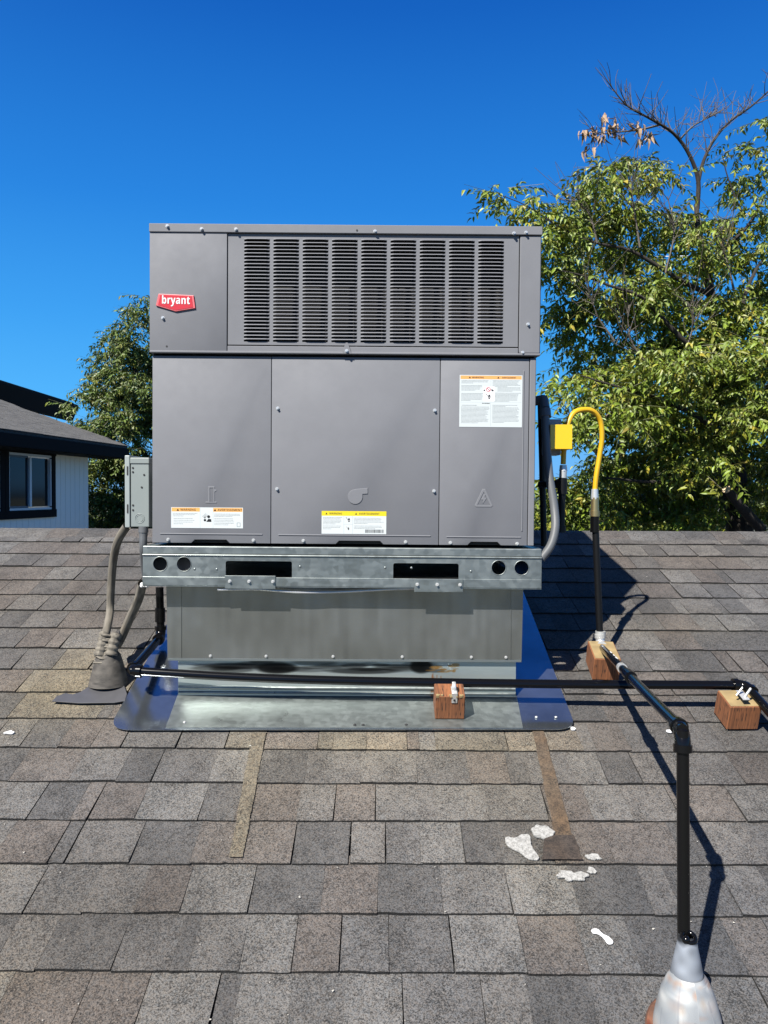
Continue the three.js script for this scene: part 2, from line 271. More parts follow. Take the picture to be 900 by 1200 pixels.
  // lap seams on the collar, faint
  mesh('lap_seam', [boxUV(box(.0018, .25, .0016, -.643 - pos.x, 1.085 - pos.y, -2.4345 - pos.z)), boxUV(box(.0018, .25, .0016, .405 - pos.x, 1.085 - pos.y, -2.4345 - pos.z))], M.curb, G);
  const rv = [];
  for (const [x, s] of [[-.06, 2.43], [-.085, 2.43], [.07, 2.432], [.47, 2.475], [.53, 2.475], [-.6, 2.44]]) { const p = onRoof(x, s, .021).sub(pos); rv.push(new THREE.SphereGeometry(.005, 10, 6).scale(1, .6, 1).translate(p.x, p.y, p.z)); }
  mesh('rivet', rv.slice(3), M.zinc, G); mesh('tar_dab', rv.slice(0, 3), M.dark, G);
}

// ---------- packaged air conditioner ----------
const K = .00264, UPOS = at(403, 638.5, 2.40);
{
  const U = thing('air_conditioner', 'large grey packaged rooftop air conditioner with louvered top panel and red badge', 'air conditioner', UPOS);
  U.rotation.z = -.0035;
  const X = px => (px - 403) * K, Y = py => (638.5 - py) * K, DEP = .83;
  const screwG = mergeGeometries([new THREE.CylinderGeometry(.0038, .0041, .0055, 6).rotateX(Math.PI / 2).translate(0, 0, .0045).toNonIndexed(), new THREE.CylinderGeometry(.0056, .0058, .0014, 14).rotateX(Math.PI / 2).translate(0, 0, .0008).toNonIndexed()]);
  const screw = (px, py, z, parent = U) => { const m = mesh('screw', screwG, M.zinc, parent); m.position.set(X(px), Y(py), z); m.rotation.z = rnd(); };
  // body behind the panels
  mesh('cabinet', [boxUV(rbox(X(626) - X(177), Y(414) - Y(638), DEP - .02, .004, (X(626) + X(177)) / 2, (Y(414) + Y(638)) / 2, -DEP / 2 - .01))], M.dark, U);
  const side = boxUV(box(.004, Y(414) - Y(638), DEP, X(176.6), (Y(414) + Y(638)) / 2, -DEP / 2 - .004)), side2 = boxUV(box(.004, Y(414) - Y(638), DEP, X(627), (Y(414) + Y(638)) / 2, -DEP / 2 - .004));
  mesh('side_panel', side, M.paint, U); mesh('side_panel', side2, M.paint, U);
  mesh('back_panel', boxUV(box(X(626) - X(178), Y(414) - Y(638), .004, (X(626) + X(178)) / 2, (Y(414) + Y(638)) / 2, -DEP - .005)), M.paint, U);
  mesh('corner_post', boxUV(rbox(.019, Y(417) - Y(638), .03, .003, X(624.2), (Y(417) + Y(638)) / 2, -.0125)), M.paint, U);
  // lower access panels with the trapezoid notch at the foot
  const panel = (x0, x1, n0, n1, y1 = 637, y0 = 418) => {
    const e = .0009, s = shape([[X(x0) + e, Y(y1)], [X(n0 - 4), Y(y1)], [X(n0), Y(y1 - 4)], [X(n1), Y(y1 - 4)], [X(n1 + 4), Y(y1)], [X(x1) - e, Y(y1)], [X(x1) - e, Y(y0)], [X(x0) + e, Y(y0)]]);
    return mesh('access_panel', boxUV(toCreasedNormals(extr(s, .012, .0016).translate(0, 0, -.0136), .6)), M.paint, U);
  };
  const p1 = panel(176.5, 315.7, 226, 264), p2 = panel(317, 514.5, 397, 446), p3 = panel(515.8, 619.5, 553, 585);
  const crease = (x0, y0, x1, y1, parent) => { const l = Math.hypot(x1 - x0, y1 - y0) * K, g = new THREE.CapsuleGeometry(.0022, l, 4, 8); if (Math.abs(x1 - x0) > Math.abs(y1 - y0)) g.rotateZ(Math.PI / 2); g.scale(1, 1, .9); mesh('pressed_rib', g.translate((X(x0) + X(x1)) / 2, (Y(y0) + Y(y1)) / 2, .0002), M.paint, parent); };
  crease(186, 627, 306, 627, p1); crease(326, 627, 505, 627.5, p2); crease(525, 628, 612, 628, p3); crease(613.5, 432, 613.5, 620, p3);
  for (const [x, y] of [[195, 634], [296, 634]]) screw(x, y, .0004, p1);
  for (const [x, y] of [[324, 478], [323.5, 573], [509, 479], [509, 574], [355, 634], [476, 634.5]]) screw(x, y, .0004, p2);
  for (const [x, y] of [[529, 635], [608, 635.5]]) screw(x, y, .0004, p3);
  // pressed icons
  const emboss = (pts, hole, parent, hgt = .0018) => { const s = shape(pts.map(([x, y]) => [X(x), Y(y)])); if (hole) s.holes.push(new THREE.Path(hole.map(([x, y]) => new THREE.Vector2(X(x), Y(y))))); mesh('pressed_icon', extr(s, hgt * .4, .0011).translate(0, 0, -.0006), M.paint, parent); };
  emboss([[242.5, 571], [249.5, 571], [249.5, 574], [252, 575.5], [249.5, 577], [249.5, 589], [252, 589], [252, 590], [239.5, 590], [239.5, 589], [242.5, 589]], [[244, 572.2], [248.4, 572.2], [248.4, 588.8], [244, 588.8]], p1);
  { 
    const q = []; for (let a = 100; a <= 375; a += 12) q.push([416 + 8.4 * Math.cos(a * Math.PI / 180), 581.5 - 8.4 * Math.sin(a * Math.PI / 180)]); q.push([424.3, 578], [430.5, 577.5], [430.5, 571.3], [418, 572.6]);
    emboss(q, null, p2, .004); }
  emboss([[566.5, 571.5], [569.5, 571.5], [578.2, 590.5], [577, 592], [559, 592], [557.8, 590.5]], [[568, 574], [575.6, 589.8], [560.4, 589.8]], p3);
  emboss([[568.4, 577.5], [569.6, 578], [568.6, 581.5], [571, 582], [567, 588], [567.8, 584], [565.4, 583.4]], null, p3);
  // upper cabinet: corner panel, louvered panel, right post, lid
  mesh('upper_shell', [boxUV(box(.004, Y(275) - Y(413), DEP + .01, X(174.8), (Y(275) + Y(413)) / 2, -DEP / 2)), boxUV(box(.004, Y(275) - Y(413), DEP + .01, X(631), (Y(275) + Y(413)) / 2, -DEP / 2)), boxUV(box(X(631) - X(175), Y(275) - Y(413), .004, X(403), (Y(275) + Y(413)) / 2, -DEP - .008))], M.paint, U);
  mesh('coil', boxUV(box(X(628) - X(178), Y(272) - Y(414), .3, X(403), (Y(272) + Y(414)) / 2, -.24)), M.coil, U);
  const cp = mesh('corner_panel', boxUV(toCreasedNormals(extr(shape([[X(174.4), Y(411.5)], [X(263.6), Y(411.5)], [X(263.6), Y(274.5)], [X(174.4), Y(274.5)]]), .012, .0015).translate(0, 0, -.004), .6)), M.paint, U);
  mesh('ledge', [boxUV(rbox(X(606) - X(265), Y(405.5) - Y(413.5), .02, .002, (X(606) + X(265)) / 2, (Y(405.5) + Y(413.5)) / 2, -.0015)), boxUV(rbox(X(631.8) - X(174), Y(411.8) - Y(414.6), .022, .0025, X(402.9), Y(413.2), .002))], M.paint, U);
  mesh('corner_post', boxUV(rbox(X(631.4) - X(606.8), Y(275) - Y(411.6), .02, .003, (X(631.4) + X(606.8)) / 2, (Y(275) + Y(411.6)) / 2, -.0015)), M.paint, U);
  mesh('lid', [boxUV(rbox(X(632.5) - X(173.5), Y(264.5) - Y(274.4), .012, .002, X(403), (Y(264.5) + Y(274.4)) / 2, .0075)), boxUV(box(X(632.5) - X(173.5), .012, DEP + .02, X(403), Y(264.5) - .0085, -DEP / 2 + .0005))], M.paint, U);
  for (const [x, y] of [[195, 268], [235, 271], [275, 271], [437, 272], [599, 273], [613, 272]]) screw(x, y, .0138);
  for (const [x, y] of [[617, 378], [611, 411]]) screw(x, y, .0088);
  screw(189.5, 374, .0096, cp);
  const hole = mesh('screw_hole', new THREE.CylinderGeometry(.003, .003, .001, 12).rotateX(Math.PI / 2), M.dark, U); hole.position.set(X(416), Y(271), .0139);
  const hole2 = mesh('screw_hole', new THREE.CylinderGeometry(.003, .003, .001, 12).rotateX(Math.PI / 2), M.dark, cp); hole2.position.set(X(194), Y(407), .0096);
  // louvered panel: plate with 9 columns of slots, a pressed blade over each
  const ROWS = 29, cols = []; for (let c = 0; c < 9; c++) cols.push([284 + c * 34.25, 314 + c * 34.25]);
  const y0 = 280.2, pitch = 4.16, plate = shape([[X(265.2), Y(404)], [X(605.6), Y(404)], [X(605.6), Y(275.2)], [X(265.2), Y(275.2)]]);
  for (const [a, b] of cols) for (let r = 0; r < ROWS; r++) { const ya = Y(y0 + r * pitch), yb = Y(y0 + r * pitch + 3.62), p = new THREE.Path(); p.moveTo(X(a), yb); p.lineTo(X(b), yb); p.lineTo(X(b), ya - .001); p.lineTo(X(b) - .002, ya); p.lineTo(X(a) + .002, ya); p.lineTo(X(a), ya - .001); plate.holes.push(p); }
  const lp = mesh('louver_panel', boxUV(extr(plate, .002).translate(0, 0, .003)), M.paint, U);
  { const w = X(314) - X(284), prof = [[-.0002, .0078], [.0003, .0082], [.0014, .0076], [.0027, .0062], [.0039, .0034]];
    // hooded blade hanging from the head of its slot, bowed outwards
    const P = [], Uv = [], n = prof.length, nx = 8, pt = (i, k) => { const f = i / nx, e = Math.min(1, Math.min(f, 1 - f) * nx * .9), [yy, zz] = prof[k]; return [(f - .5) * w, yy * 1, .004 + (zz - .000) * (.25 + .75 * e)]; };
    for (let i = 0; i < nx; i++) for (let k = 0; k < n - 1; k++) { const q = [pt(i, k), pt(i + 1, k), pt(i + 1, k + 1), pt(i, k + 1)]; for (const z of [0, 1, 2, 0, 2, 3]) { P.push(...q[z]); Uv.push(q[z][0], q[z][1]); } }
    const g = new THREE.BufferGeometry(); g.setAttribute('position', new THREE.Float32BufferAttribute(P, 3)); g.setAttribute('uv', new THREE.Float32BufferAttribute(Uv, 2)); g.computeVertexNormals();
    for (const [a, b] of cols) for (let r = 0; r < ROWS; r++) { const m = mesh('louver', g, M.paint, lp); m.position.set((X(a) + X(b)) / 2, Y(y0 + r * pitch) - .0037, 0); }
  }
  // triangular clip in the middle of the ledge
  const clip = mesh('clip', extr(shape([[X(399.5), Y(414)], [X(410.5), Y(414)], [X(409.5), Y(411)], [X(406), Y(401.5)], [X(404), Y(401.5)], [X(400.5), Y(411)]]), .0015, .0005).translate(0, 0, .0125), M.paint, U); screw(405, 411, .0145, clip);
  // badge
  const bs = k => shape([[184.5, 346.5], [226, 348], [228, 362.5], [205, 366.5], [181.5, 359.8]].map(([x, y]) => [X(205 + (x - 205) * k), Y(356 + (y - 356) * k)]));
  const badge = mesh('badge', extr(bs(.97), .004, .0012).translate(0, 0, .0093), M.redRim, cp);
  mesh('badge_face', extr(bs(.88), .0012).translate(0, 0, .0141), M.red, badge);
  const font = await new FontLoader().loadAsync('fonts/droid/droid_sans_bold.typeface.json');
  const tg = new TextGeometry('bryant', { font, size: .0215, depth: .001, curveSegments: 5, bevelEnabled: false }); tg.computeBoundingBox(); const bw = tg.boundingBox.max.x - tg.boundingBox.min.x; tg.scale((X(221) - X(188.5)) / bw, 1.12, 1);
  const txt = mesh('lettering', tg, M.white, badge); txt.position.set(X(188.2), Y(357.8), .0152); txt.rotation.z = -.012;
  // printed labels
  const lines = (c, x, y, w, n, step, h = 5) => { for (let i = 0; i < n; i++) { let q = x; const end = x + w * (i === n - 1 ? rr(.4, .7) : rr(.86, 1)); while (q < end) { const l = rr(6, 22); c.fillRect(q, y + i * step, Math.min(l, end - q), h); q += l + 5; } } };
  const tri = (c, x, y, s) => { c.beginPath(); c.moveTo(x, y - s); c.lineTo(x + s * .9, y + s * .6); c.lineTo(x - s * .9, y + s * .6); c.fill(); };
  const hand = (c, x, y, s) => { c.beginPath(); c.ellipse(x + s * .25, y, s * .32, s * .6, 0, 0, 7); c.fill(); c.fillStyle = '#fff'; c.fillRect(x + s * .02, y + s * .02, s * .42, s * .14); c.fillStyle = '#151515'; c.lineWidth = s * .12; c.strokeStyle = '#151515'; c.beginPath(); c.moveTo(x - s * .7, y - s * .9); c.lineTo(x - s * .1, y - s * .1); c.stroke(); };
  const small = canvasTex(1024, 300, (c, W, H) => {
    c.fillStyle = '#dfe6e7'; c.fillRect(0, 0, W, H); c.fillStyle = '#f2b866'; c.fillRect(8, 6, 400, 56); c.fillRect(600, 6, 416, 56);
    c.fillStyle = '#4a2a08'; c.font = 'bold 46px sans-serif'; c.fillText('WARNING', 130, 51); tri(c, 95, 40, 22); c.fillText('AVERTISSEMENT', 660, 51, 350); tri(c, 625, 40, 22);
    c.fillStyle = '#3c4645'; lines(c, 24, 86, 360, 3, 19); lines(c, 36, 160, 300, 4, 26); c.fillText('', 0, 0); lines(c, 616, 92, 370, 3, 17); lines(c, 616, 160, 300, 5, 22);
    c.fillStyle = '#9aa'; c.fillRect(412, 6, 3, 288); c.fillRect(596, 6, 3, 288); c.strokeStyle = '#566'; c.lineWidth = 5; c.strokeRect(940, 220, 44, 56);
    c.fillStyle = '#101010'; c.beginPath(); c.arc(535, 135, 21, 0, 7); c.fill(); c.beginPath(); c.moveTo(500, 210); c.lineTo(530, 165); c.lineTo(570, 170); c.lineTo(575, 210); c.fill(); c.beginPath(); c.arc(482, 185, 18, 0, 7); c.fill(); c.strokeStyle = '#666'; c.lineWidth = 4; for (let i = 0; i < 6; i++) { c.beginPath(); c.moveTo(480, 160); c.lineTo(440 + i * 18, 80 + Math.abs(i - 3) * 14); c.stroke(); }
  });
  const yel = canvasTex(1024, 350, (c, W, H) => {
    c.fillStyle = '#dfe6e7'; c.fillRect(0, 0, W, H); c.fillStyle = '#f3dc1c'; c.fillRect(0, 0, W, 74);
    c.fillStyle = '#3b3a10'; c.font = 'bold 42px sans-serif'; c.fillText('WARNING', 120, 54, 230); tri(c, 76, 42, 20); c.fillText('AVERTISSEMENT', 590, 54, 370); tri(c, 545, 42, 20);
    c.fillStyle = '#3c4546'; lines(c, 24, 96, 300, 6, 20); lines(c, 24, 228, 290, 3, 22); lines(c, 512, 104, 480, 5, 20); lines(c, 512, 224, 490, 3, 20);
    c.fillStyle = '#9aa'; c.fillRect(350, 74, 3, 276); c.fillRect(490, 74, 3, 276); c.fillRect(350, 200, 143, 3); c.fillStyle = '#111'; hand(c, 420, 138, 50); hand(c, 418, 270, 34);
    c.fillStyle = '#222'; let x = 690; while (x < 985) { const w = rr(3, 10); c.fillRect(x, 280, w, 52); x += w + rr(3, 9); }
  });
  const big = canvasTex(1024, 850, (c, W, H) => {
    c.fillStyle = '#dbe3e4'; c.fillRect(0, 0, W, H); c.fillStyle = '#f0b468'; c.fillRect(14, 10, W - 28, 58);
    c.fillStyle = '#3a2008'; c.font = 'bold 40px sans-serif'; c.fillText('WARNING', 200, 54); tri(c, 165, 42, 20); c.fillText('AVERTISSEMENT', 690, 54, 230); tri(c, 630, 42, 20);
    c.fillStyle = '#434e50'; for (const [x, y, w, n] of [[30, 90, 460, 3], [30, 170, 340, 5], [30, 300, 380, 7], [540, 86, 450, 6], [620, 200, 380, 4], [560, 290, 440, 8]]) lines(c, x, y, w, n, 19, 6);
    c.fillStyle = '#3c4446'; lines(c, 370, 455, 270, 1, 20, 14); lines(c, 40, 492, 460, 1, 20, 7); lines(c, 540, 488, 440, 2, 18, 6); c.fillStyle = '#434e50'; lines(c, 30, 520, 460, 14, 20, 6); lines(c, 540, 530, 450, 13, 20, 6);
    c.fillStyle = '#99a6a8'; c.fillRect(508, 66, 2, 380); c.fillRect(508, 476, 3, 360); c.fillRect(14, 445, W - 28, 2);
    c.fillStyle = '#fff'; c.fillRect(385, 185, 190, 240); c.strokeStyle = '#c23a4a'; c.lineWidth = 11; c.beginPath(); c.arc(470, 235, 32, 0, 7); c.stroke(); c.beginPath(); c.moveTo(448, 212); c.lineTo(492, 258); c.stroke(); c.fillStyle = '#151515'; tri(c, 405, 250, 20); tri(c, 540, 250, 24); hand(c, 470, 355, 62); tri(c, 520, 240, 14);
  });
  const sticker = (name, x0, y0_, x1, y1, t, parent, label) => { const g = box(X(x1) - X(x0), Y(y0_) - Y(y1), .0006, (X(x0) + X(x1)) / 2, (Y(y0_) + Y(y1)) / 2, .0005); const m = mesh(name, g, std({ map: t, color: lin(.56, .56, .56), roughness: .45 }), parent); m.userData.label = label; };
  sticker('warning_label', 198.5, 595.5, 283.5, 620, small, p1, 'orange and white warning label on the chimney panel');
  sticker('warning_label', 376.5, 598.5, 453, 625.5, yel, p2, 'yellow and white warning label under the blower icon');
  sticker('warning_label', 538, 437, 612, 498, big, p3, 'large orange and white warning label');
  // galvanized base rail around the foot
  const rail = new THREE.Group(); rail.name = 'base_rail'; U.add(rail);
  const RX0 = X(167), RX1 = X(636), RT = Y(641), RB = Y(688), web = shape([[RX0, RB], [RX1, RB], [RX1, Y(651)], [RX0, Y(651)]]);
  for (const [x, y] of [[187.5, 662.3], [215.5, 662.3], [585.5, 663.5], [612.5, 663.5]]) { const p = new THREE.Path(); p.absarc(X(x), Y(y), 8.4 * K, 0, Math.PI * 2, true); web.holes.push(p); }
  for (const [a, b, t, q] of [[264.5, 342.5, 658, 678], [461.5, 538.5, 659, 679]]) { const p = new THREE.Path(), r = 3 * K; p.moveTo(X(a), Y(q)); p.lineTo(X(a), Y(t) - r); p.quadraticCurveTo(X(a), Y(t), X(a) + r, Y(t)); p.lineTo(X(b) - r, Y(t)); p.quadraticCurveTo(X(b), Y(t), X(b), Y(t) - r); p.lineTo(X(b), Y(q)); web.holes.push(p); }
  mesh('web', boxUV(extr(web, .002, 0, 20).translate(0, 0, .016)), M.galv, rail);
  mesh('top_flange', [boxUV(rbox(RX1 - RX0, Y(641) - Y(650.5), .016, .003, (RX0 + RX1) / 2, (Y(641) + Y(650.5)) / 2, .012)), boxUV(rod(V(RX0, Y(651.6), .0185), V(RX1, Y(651.6), .0185), .0032, .0032, 10))], M.galv, rail);
  mesh('lower_lip', [boxUV(rbox(RX1 - RX0, Y(677) - Y(687.5), .004, .0015, (RX0 + RX1) / 2, (Y(677) + Y(687.5)) / 2, .0195)), boxUV(box(RX1 - RX0, .0025, .05, (RX0 + RX1) / 2, Y(688), -.005))], M.galv, rail);
  for (const [x, y, r] of [[187.5, 662.3, 8.6], [215.5, 662.3, 8.6], [585.5, 663.5, 8.6], [612.5, 663.5, 8.6]]) mesh('hole_rim', boxUV(new THREE.TorusGeometry(r * K, .0014, 8, 28).translate(X(x), Y(y), .018)), M.galv, rail);
  mesh('side_rail', [boxUV(box(.004, RT - RB, DEP, RX0 + .003, (RT + RB) / 2, -DEP / 2 + .014)), boxUV(box(.004, RT - RB, DEP, RX1 - .003, (RT + RB) / 2, -DEP / 2 + .014)), boxUV(box(RX1 - RX0, RT - RB, .003, (RX0 + RX1) / 2, (RT + RB) / 2, -DEP + .01))], M.galv, rail);
  mesh('base_pan', boxUV(box(RX1 - RX0 - .012, .006, DEP - .02, (RX0 + RX1) / 2, RT - .004, -DEP / 2 + .005)), M.galv, rail);
  for (const [x0, x1, y_0, y1] of [[264, 323.5, 675, 690.5], [486.5, 543.5, 677, 692.5]]) {
    const b = mesh('bracket', boxUV(rbox(X(x1) - X(x0), Y(y_0) - Y(y1), .003, .001, (X(x0) + X(x1)) / 2, (Y(y_0) + Y(y1)) / 2, .0232)), M.galv, rail);
    for (const f of x0 < 400 ? [.1, .48, .95] : [.06, .47, .94]) screw(x0 + (x1 - x0) * f, (y_0 + y1) / 2 - 1, .0247, b);
  }
  for (const [x, y] of [[352, 664], [452, 664.5], [483, 664.5], [553, 668], [228, 668], [254, 668]]) { const m = mesh('rivet', new THREE.SphereGeometry(.004, 10, 6).scale(1, 1, .5), M.galv, rail); m.position.set(X(x), Y(y), .018); }
}
// thin flexible cable sagging under the rail
tag(mesh('metal_cable', tube([at(255, 691, 2.39), at(300, 690.5, 2.395), at(350, 694, 2.395), at(400, 693.5, 2.4), at(460, 690.5, 2.4), at(490, 690, 2.41)], .0042, .0042, 160, 8, i => i % 2 ? .86 : 1), M.zinc), 'thin armoured cable sagging below the galvanized base rail of the air conditioner', 'cable');

// ---------- electrical box on the left side ----------
{
  const p = at(160, 618, 2.46), G = thing('electrical_box', 'pale grey metal electrical box mounted on the left side of the air conditioner', 'electrical box', p), k = 2.46 / FPX;
  const w = 21.5 * k, h = 81 * k, x0 = -7 * k;
  mesh('enclosure', boxUV(rbox(w, h - .004, .16, .003, x0 + w / 2 + .001, h / 2 - .001, -.08)), M.boxGrey, G);
  mesh('cover_lip', boxUV(rbox(w + .003, .020, .166, .003, x0 + w / 2 + .001, h - .008, -.08)), M.boxGrey, G);
  mesh('hinged_door', boxUV(rbox(6 * k, h + .010, .17, .003, x0 - 3.4 * k, h / 2 + .004, -.082)), std({ map: paintMap, color: lin(.24, .27, .265), roughness: .4 }), G);
  for (const y of [.82, .27]) mesh('slot', box(.004, .028, .002, x0 - 3.0 * k, h * y, .0035), M.dark, G);
  for (const [x, y] of [[.14, .86], [.14, .8], [.14, .32], [.14, .25], [.75, .76], [.62, .58]]) mesh('knockout_hole', new THREE.CylinderGeometry(.0032, .0032, .002, 10).rotateX(Math.PI / 2).translate(x0 + w * x, h * y, .0005), M.dark, G);
  mesh('knockout', [new THREE.TorusGeometry(.015, .0012, 8, 28).translate(x0 + w * .5, h * .13, 0), new THREE.TorusGeometry(.0105, .001, 8, 24).translate(x0 + w * .5, h * .13, 0)], M.boxGrey, G);
}
const ribbed = i => i % 2 ? .93 : 1.03;
{
  const G = thing('flexible_conduit', 'dark grey conduit dropping from the electrical box to behind the base rail end', 'conduit', at(168, 652, 2.46)); const o = G.position, L = p => p.sub(o);
  mesh('tube', tube([L(at(168, 622, 2.47)), L(at(168, 640, 2.47)), L(at(169, 655, 2.5)), L(at(171, 675, 2.56))], .0125, .0125, 60, 14, ribbed), M.flexGrey, G);
  mesh('fitting', [rod(L(at(168, 617, 2.47)), L(at(168, 624, 2.47)), .016, .016, 8), rod(L(at(168, 624, 2.47)), L(at(168, 628, 2.47)), .0135)], M.flexGrey, G);
}
// ---------- roof boot with two dusty conduits ----------
const bootC = onRoof(-.905, 2.66, .012);
{
  const G = thing('roof_boot', 'dusty conical conduit boot wrapped in wrinkled tape on the shingles left of the curb', 'roof boot', bootC);
  const prof = [[.064, 0], [.061, .012], [.056, .03], [.049, .06], [.042, .085], [.036, .1], [.030, .108]].map(p => new THREE.Vector2(...p));
  const cm = std({ map: tex(256, (u, v) => { const b = .6 + (n16(u, v) - .5) * .7 + (n64(u, v) - .5) * .2; return [b, b * .96, b * .9]; }), color: lin(.08, .075, .068), roughness: .75 });
  mesh('cone', new THREE.LatheGeometry(prof, 32), cm, G);
  const tp = []; for (let i = 0; i < 11; i++) { const h = .075 + i * .0085, r = .041 - i * .0022 + rr(-.002, .003); const g = new THREE.TorusGeometry(r, rr(.0026, .0055), 8, 26); const p = g.attributes.position; for (let k = 0; k < p.count; k++) { const a = Math.atan2(p.getY(k), p.getX(k)); const s = 1 + .06 * Math.sin(a * 3 + i * 2) + .04 * Math.sin(a * 7 + i); p.setXY(k, p.getX(k) * s, p.getY(k) * s); } g.computeVertexNormals(); tp.push(g.rotateX(Math.PI / 2 + rr(-.38, .38)).rotateY(rr(0, 6)).translate(rr(-.006, .006), h, 0)); }
  mesh('tape_wrap', tp, M.flexDust, G);
  // soldered foot plate bent out onto the course below
  const fp = mesh('foot_plate', (() => { const pts = [[-.14, -.112], [-.05, -.122], [.06, -.118], [.088, -.108], [.082, -.07], [.062, -.03], [.03, .02], [-.03, .02], [-.05, -.02], [-.07, -.062], [-.09, -.075], [-.115, -.068], [-.135, -.085]]; return boxUV(extr(shape(pts), .002, .0008)); })(), std({ map: panMap, color: lin(.13, .13, .14), roughness: .5, metalness: .4 }), G); fp.rotation.x = SLOPE - Math.PI / 2; fp.position.y = .006;
}
{
  const o = bootC, A = thing('flexible_conduit', 'dusty tall flexible conduit rising from the taped boot to the electrical box', 'conduit', o), L = p => p.sub(o);
  mesh('tube', tube([V(-.012, .15, 0), L(at(129, 715, 2.65)), L(at(130, 690, 2.64)), L(at(133, 655, 2.60)), L(at(139, 632, 2.54)), L(at(149, 616, 2.50))], .0135, .0135, 130, 14, ribbed), M.flexDust, A);
  mesh('tape_tail', tube([V(-.02, .1, .02), V(-.014, .135, .014), V(-.012, .175, .003)], .021, .015, 14, 10, i => 1 + .15 * Math.sin(i * 2.1)), M.flexDust, A);
  const B = thing('flexible_conduit', 'dusty shorter flexible conduit leaning from the taped boot to the rail corner', 'conduit', o);
  mesh('tube', tube([V(.018, .13, 0), L(at(140, 752, 2.65)), L(at(152, 725, 2.60)), L(at(162, 703, 2.54)), L(at(167, 684, 2.47))], .0145, .0145, 110, 14, ribbed), M.flexDust, B);
  mesh('tape_tail', tube([V(.014, .1, .02), V(.02, .14, .01), V(.028, .17, .002)], .021, .0165, 14, 10, i => 1 + .15 * Math.sin(i * 1.7)), M.flexDust, B);
  const blob = []; for (let i = 0; i < 14; i++) blob.push(new THREE.IcosahedronGeometry(rr(.003, .006), 0).translate(rr(-.012, .014), rr(-.004, .006), rr(-.004, .006)));
  const e = at(168, 686, 2.45).sub(o); mesh('sealant', blob.map(g => g.translate(e.x, e.y, e.z)), M.white, B);
}

// ---------- black condensate pipe ----------
{
  const pts = [at(187, 688, 2.74), at(188.5, 746, 2.74), at(154, 786, 2.40), at(400, 797.5, 2.385), at(874, 803, 2.375)], o = pts[2].clone();
  const G = thing('condensate_pipe', 'long black drain pipe running across the front of the curb over two wood blocks', 'pipe', o), L = pts.map(p => p.clone().sub(o)), r = .0138;
  const end = at(900, 832, 2.25).sub(o).sub(L[4]); const dn = V(.02, -.33, 1).normalize(), tail = L[4].clone().addScaledVector(dn, 1.15).add(V(.03, .0, 0));
  mesh('pipe', rod(L[0], L[1], r), M.black, G); mesh('pipe', rod(L[1], L[2], r), M.black, G);
  mesh('pipe', tube([L[2], L[2].clone().lerp(L[3], .5).add(V(0, -.004, 0)), L[3], L[3].clone().lerp(L[4], .5).add(V(0, -.003, 0)), L[4]], r, r, 40, 16), M.black, G);
  mesh('pipe', rod(L[4], tail, r), M.black, G);
  const dir = (a, b) => b.clone().sub(a).normalize();
  mesh('elbow', elbow(L[1], dir(L[0], L[1]), dir(L[1], L[2]), .032, r), M.black, G);
  mesh('elbow', elbow(L[2], dir(L[1], L[2]), dir(L[2], L[3]), .026, r), M.black, G);
  mesh('elbow', elbow(L[4], dir(L[3], L[4]), dn, .034, r), M.black, G);
  const c = L[0].clone().lerp(L[1], .42); mesh('coupling', [rod(c, c.clone().add(V(0, -.05, 0)), r * 1.3)], M.black, G);
}
// ---------- gas pipe ----------
const GE = at(800, 856, 1.47), GT = at(703.5, 757, 2.66), GTOP = at(697, 600, 2.66), GB = at(802, 1108, 1.415);
{
  const G = thing('gas_pipe', 'black steel gas pipe rising from the roof jack and running back to the yellow hose', 'pipe', GB.clone()), o = GB, r = .0117;
  const e = GE.clone().sub(o), t = GT.clone().sub(o), b = V(0, -.06, 0), top = GTOP.clone().sub(o), dir = (p, q) => q.clone().sub(p).normalize();
  mesh('pipe', rod(b, e, r), M.black, G);
  mesh('elbow', elbow(e, dir(b, e), dir(e, t), .034, r), M.black, G);
  const q1 = e.clone().lerp(t, .48), q2 = e.clone().lerp(t, .52), q3 = e.clone().lerp(t, .60), q4 = e.clone().lerp(t, .622), q5 = e.clone().lerp(t, .86), q6 = e.clone().lerp(t, .7);
  mesh('pipe', rod(e, t, r * 1.02), M.black, G);
  mesh('coupling', [rod(q1, q2, r * 1.42), rod(q2, q2.clone().lerp(q3, .2), r * 1.2)], M.black, G);
  mesh('silver_collar', rod(q3, q4, r * 1.2), M.zinc, G);
  for (const [f, l] of [[.70, .03], [.75, .014], [.80, .02]]) { const a = e.clone().lerp(t, f).add(V(.003, .010, 0)); mesh('white_print', rod(a, a.clone().addScaledVector(dir(e, t), l), .003, .003, 6), M.white, G); }
  mesh('silver_elbow', [...elbow(t.clone().add(V(0, .002, 0)), dir(e, t), dir(t, top), .034, r * 1.05), rod(t.clone().add(V(0, .036, 0)), t.clone().add(V(0, .052, 0)), r * 1.55, r * 1.55, 8)], M.zinc, G);
  mesh('riser', rod(t, top, r), M.blackDull, G);
  mesh('brass_fitting', [rod(top.clone().add(V(0, -.005, 0)), top.clone().add(V(0, .05, 0)), r * 1.25, r * 1.1, 14), rod(top.clone().add(V(0, -.015, 0)), top.clone().add(V(0, .004, 0)), r * 1.55, r * 1.55, 6)], M.brass, G);
  mesh('riser_coupling', rod(top.clone().add(V(0, -.07, 0)), top.clone().add(V(0, -.012, 0)), r * 1.3), M.black, G);
}
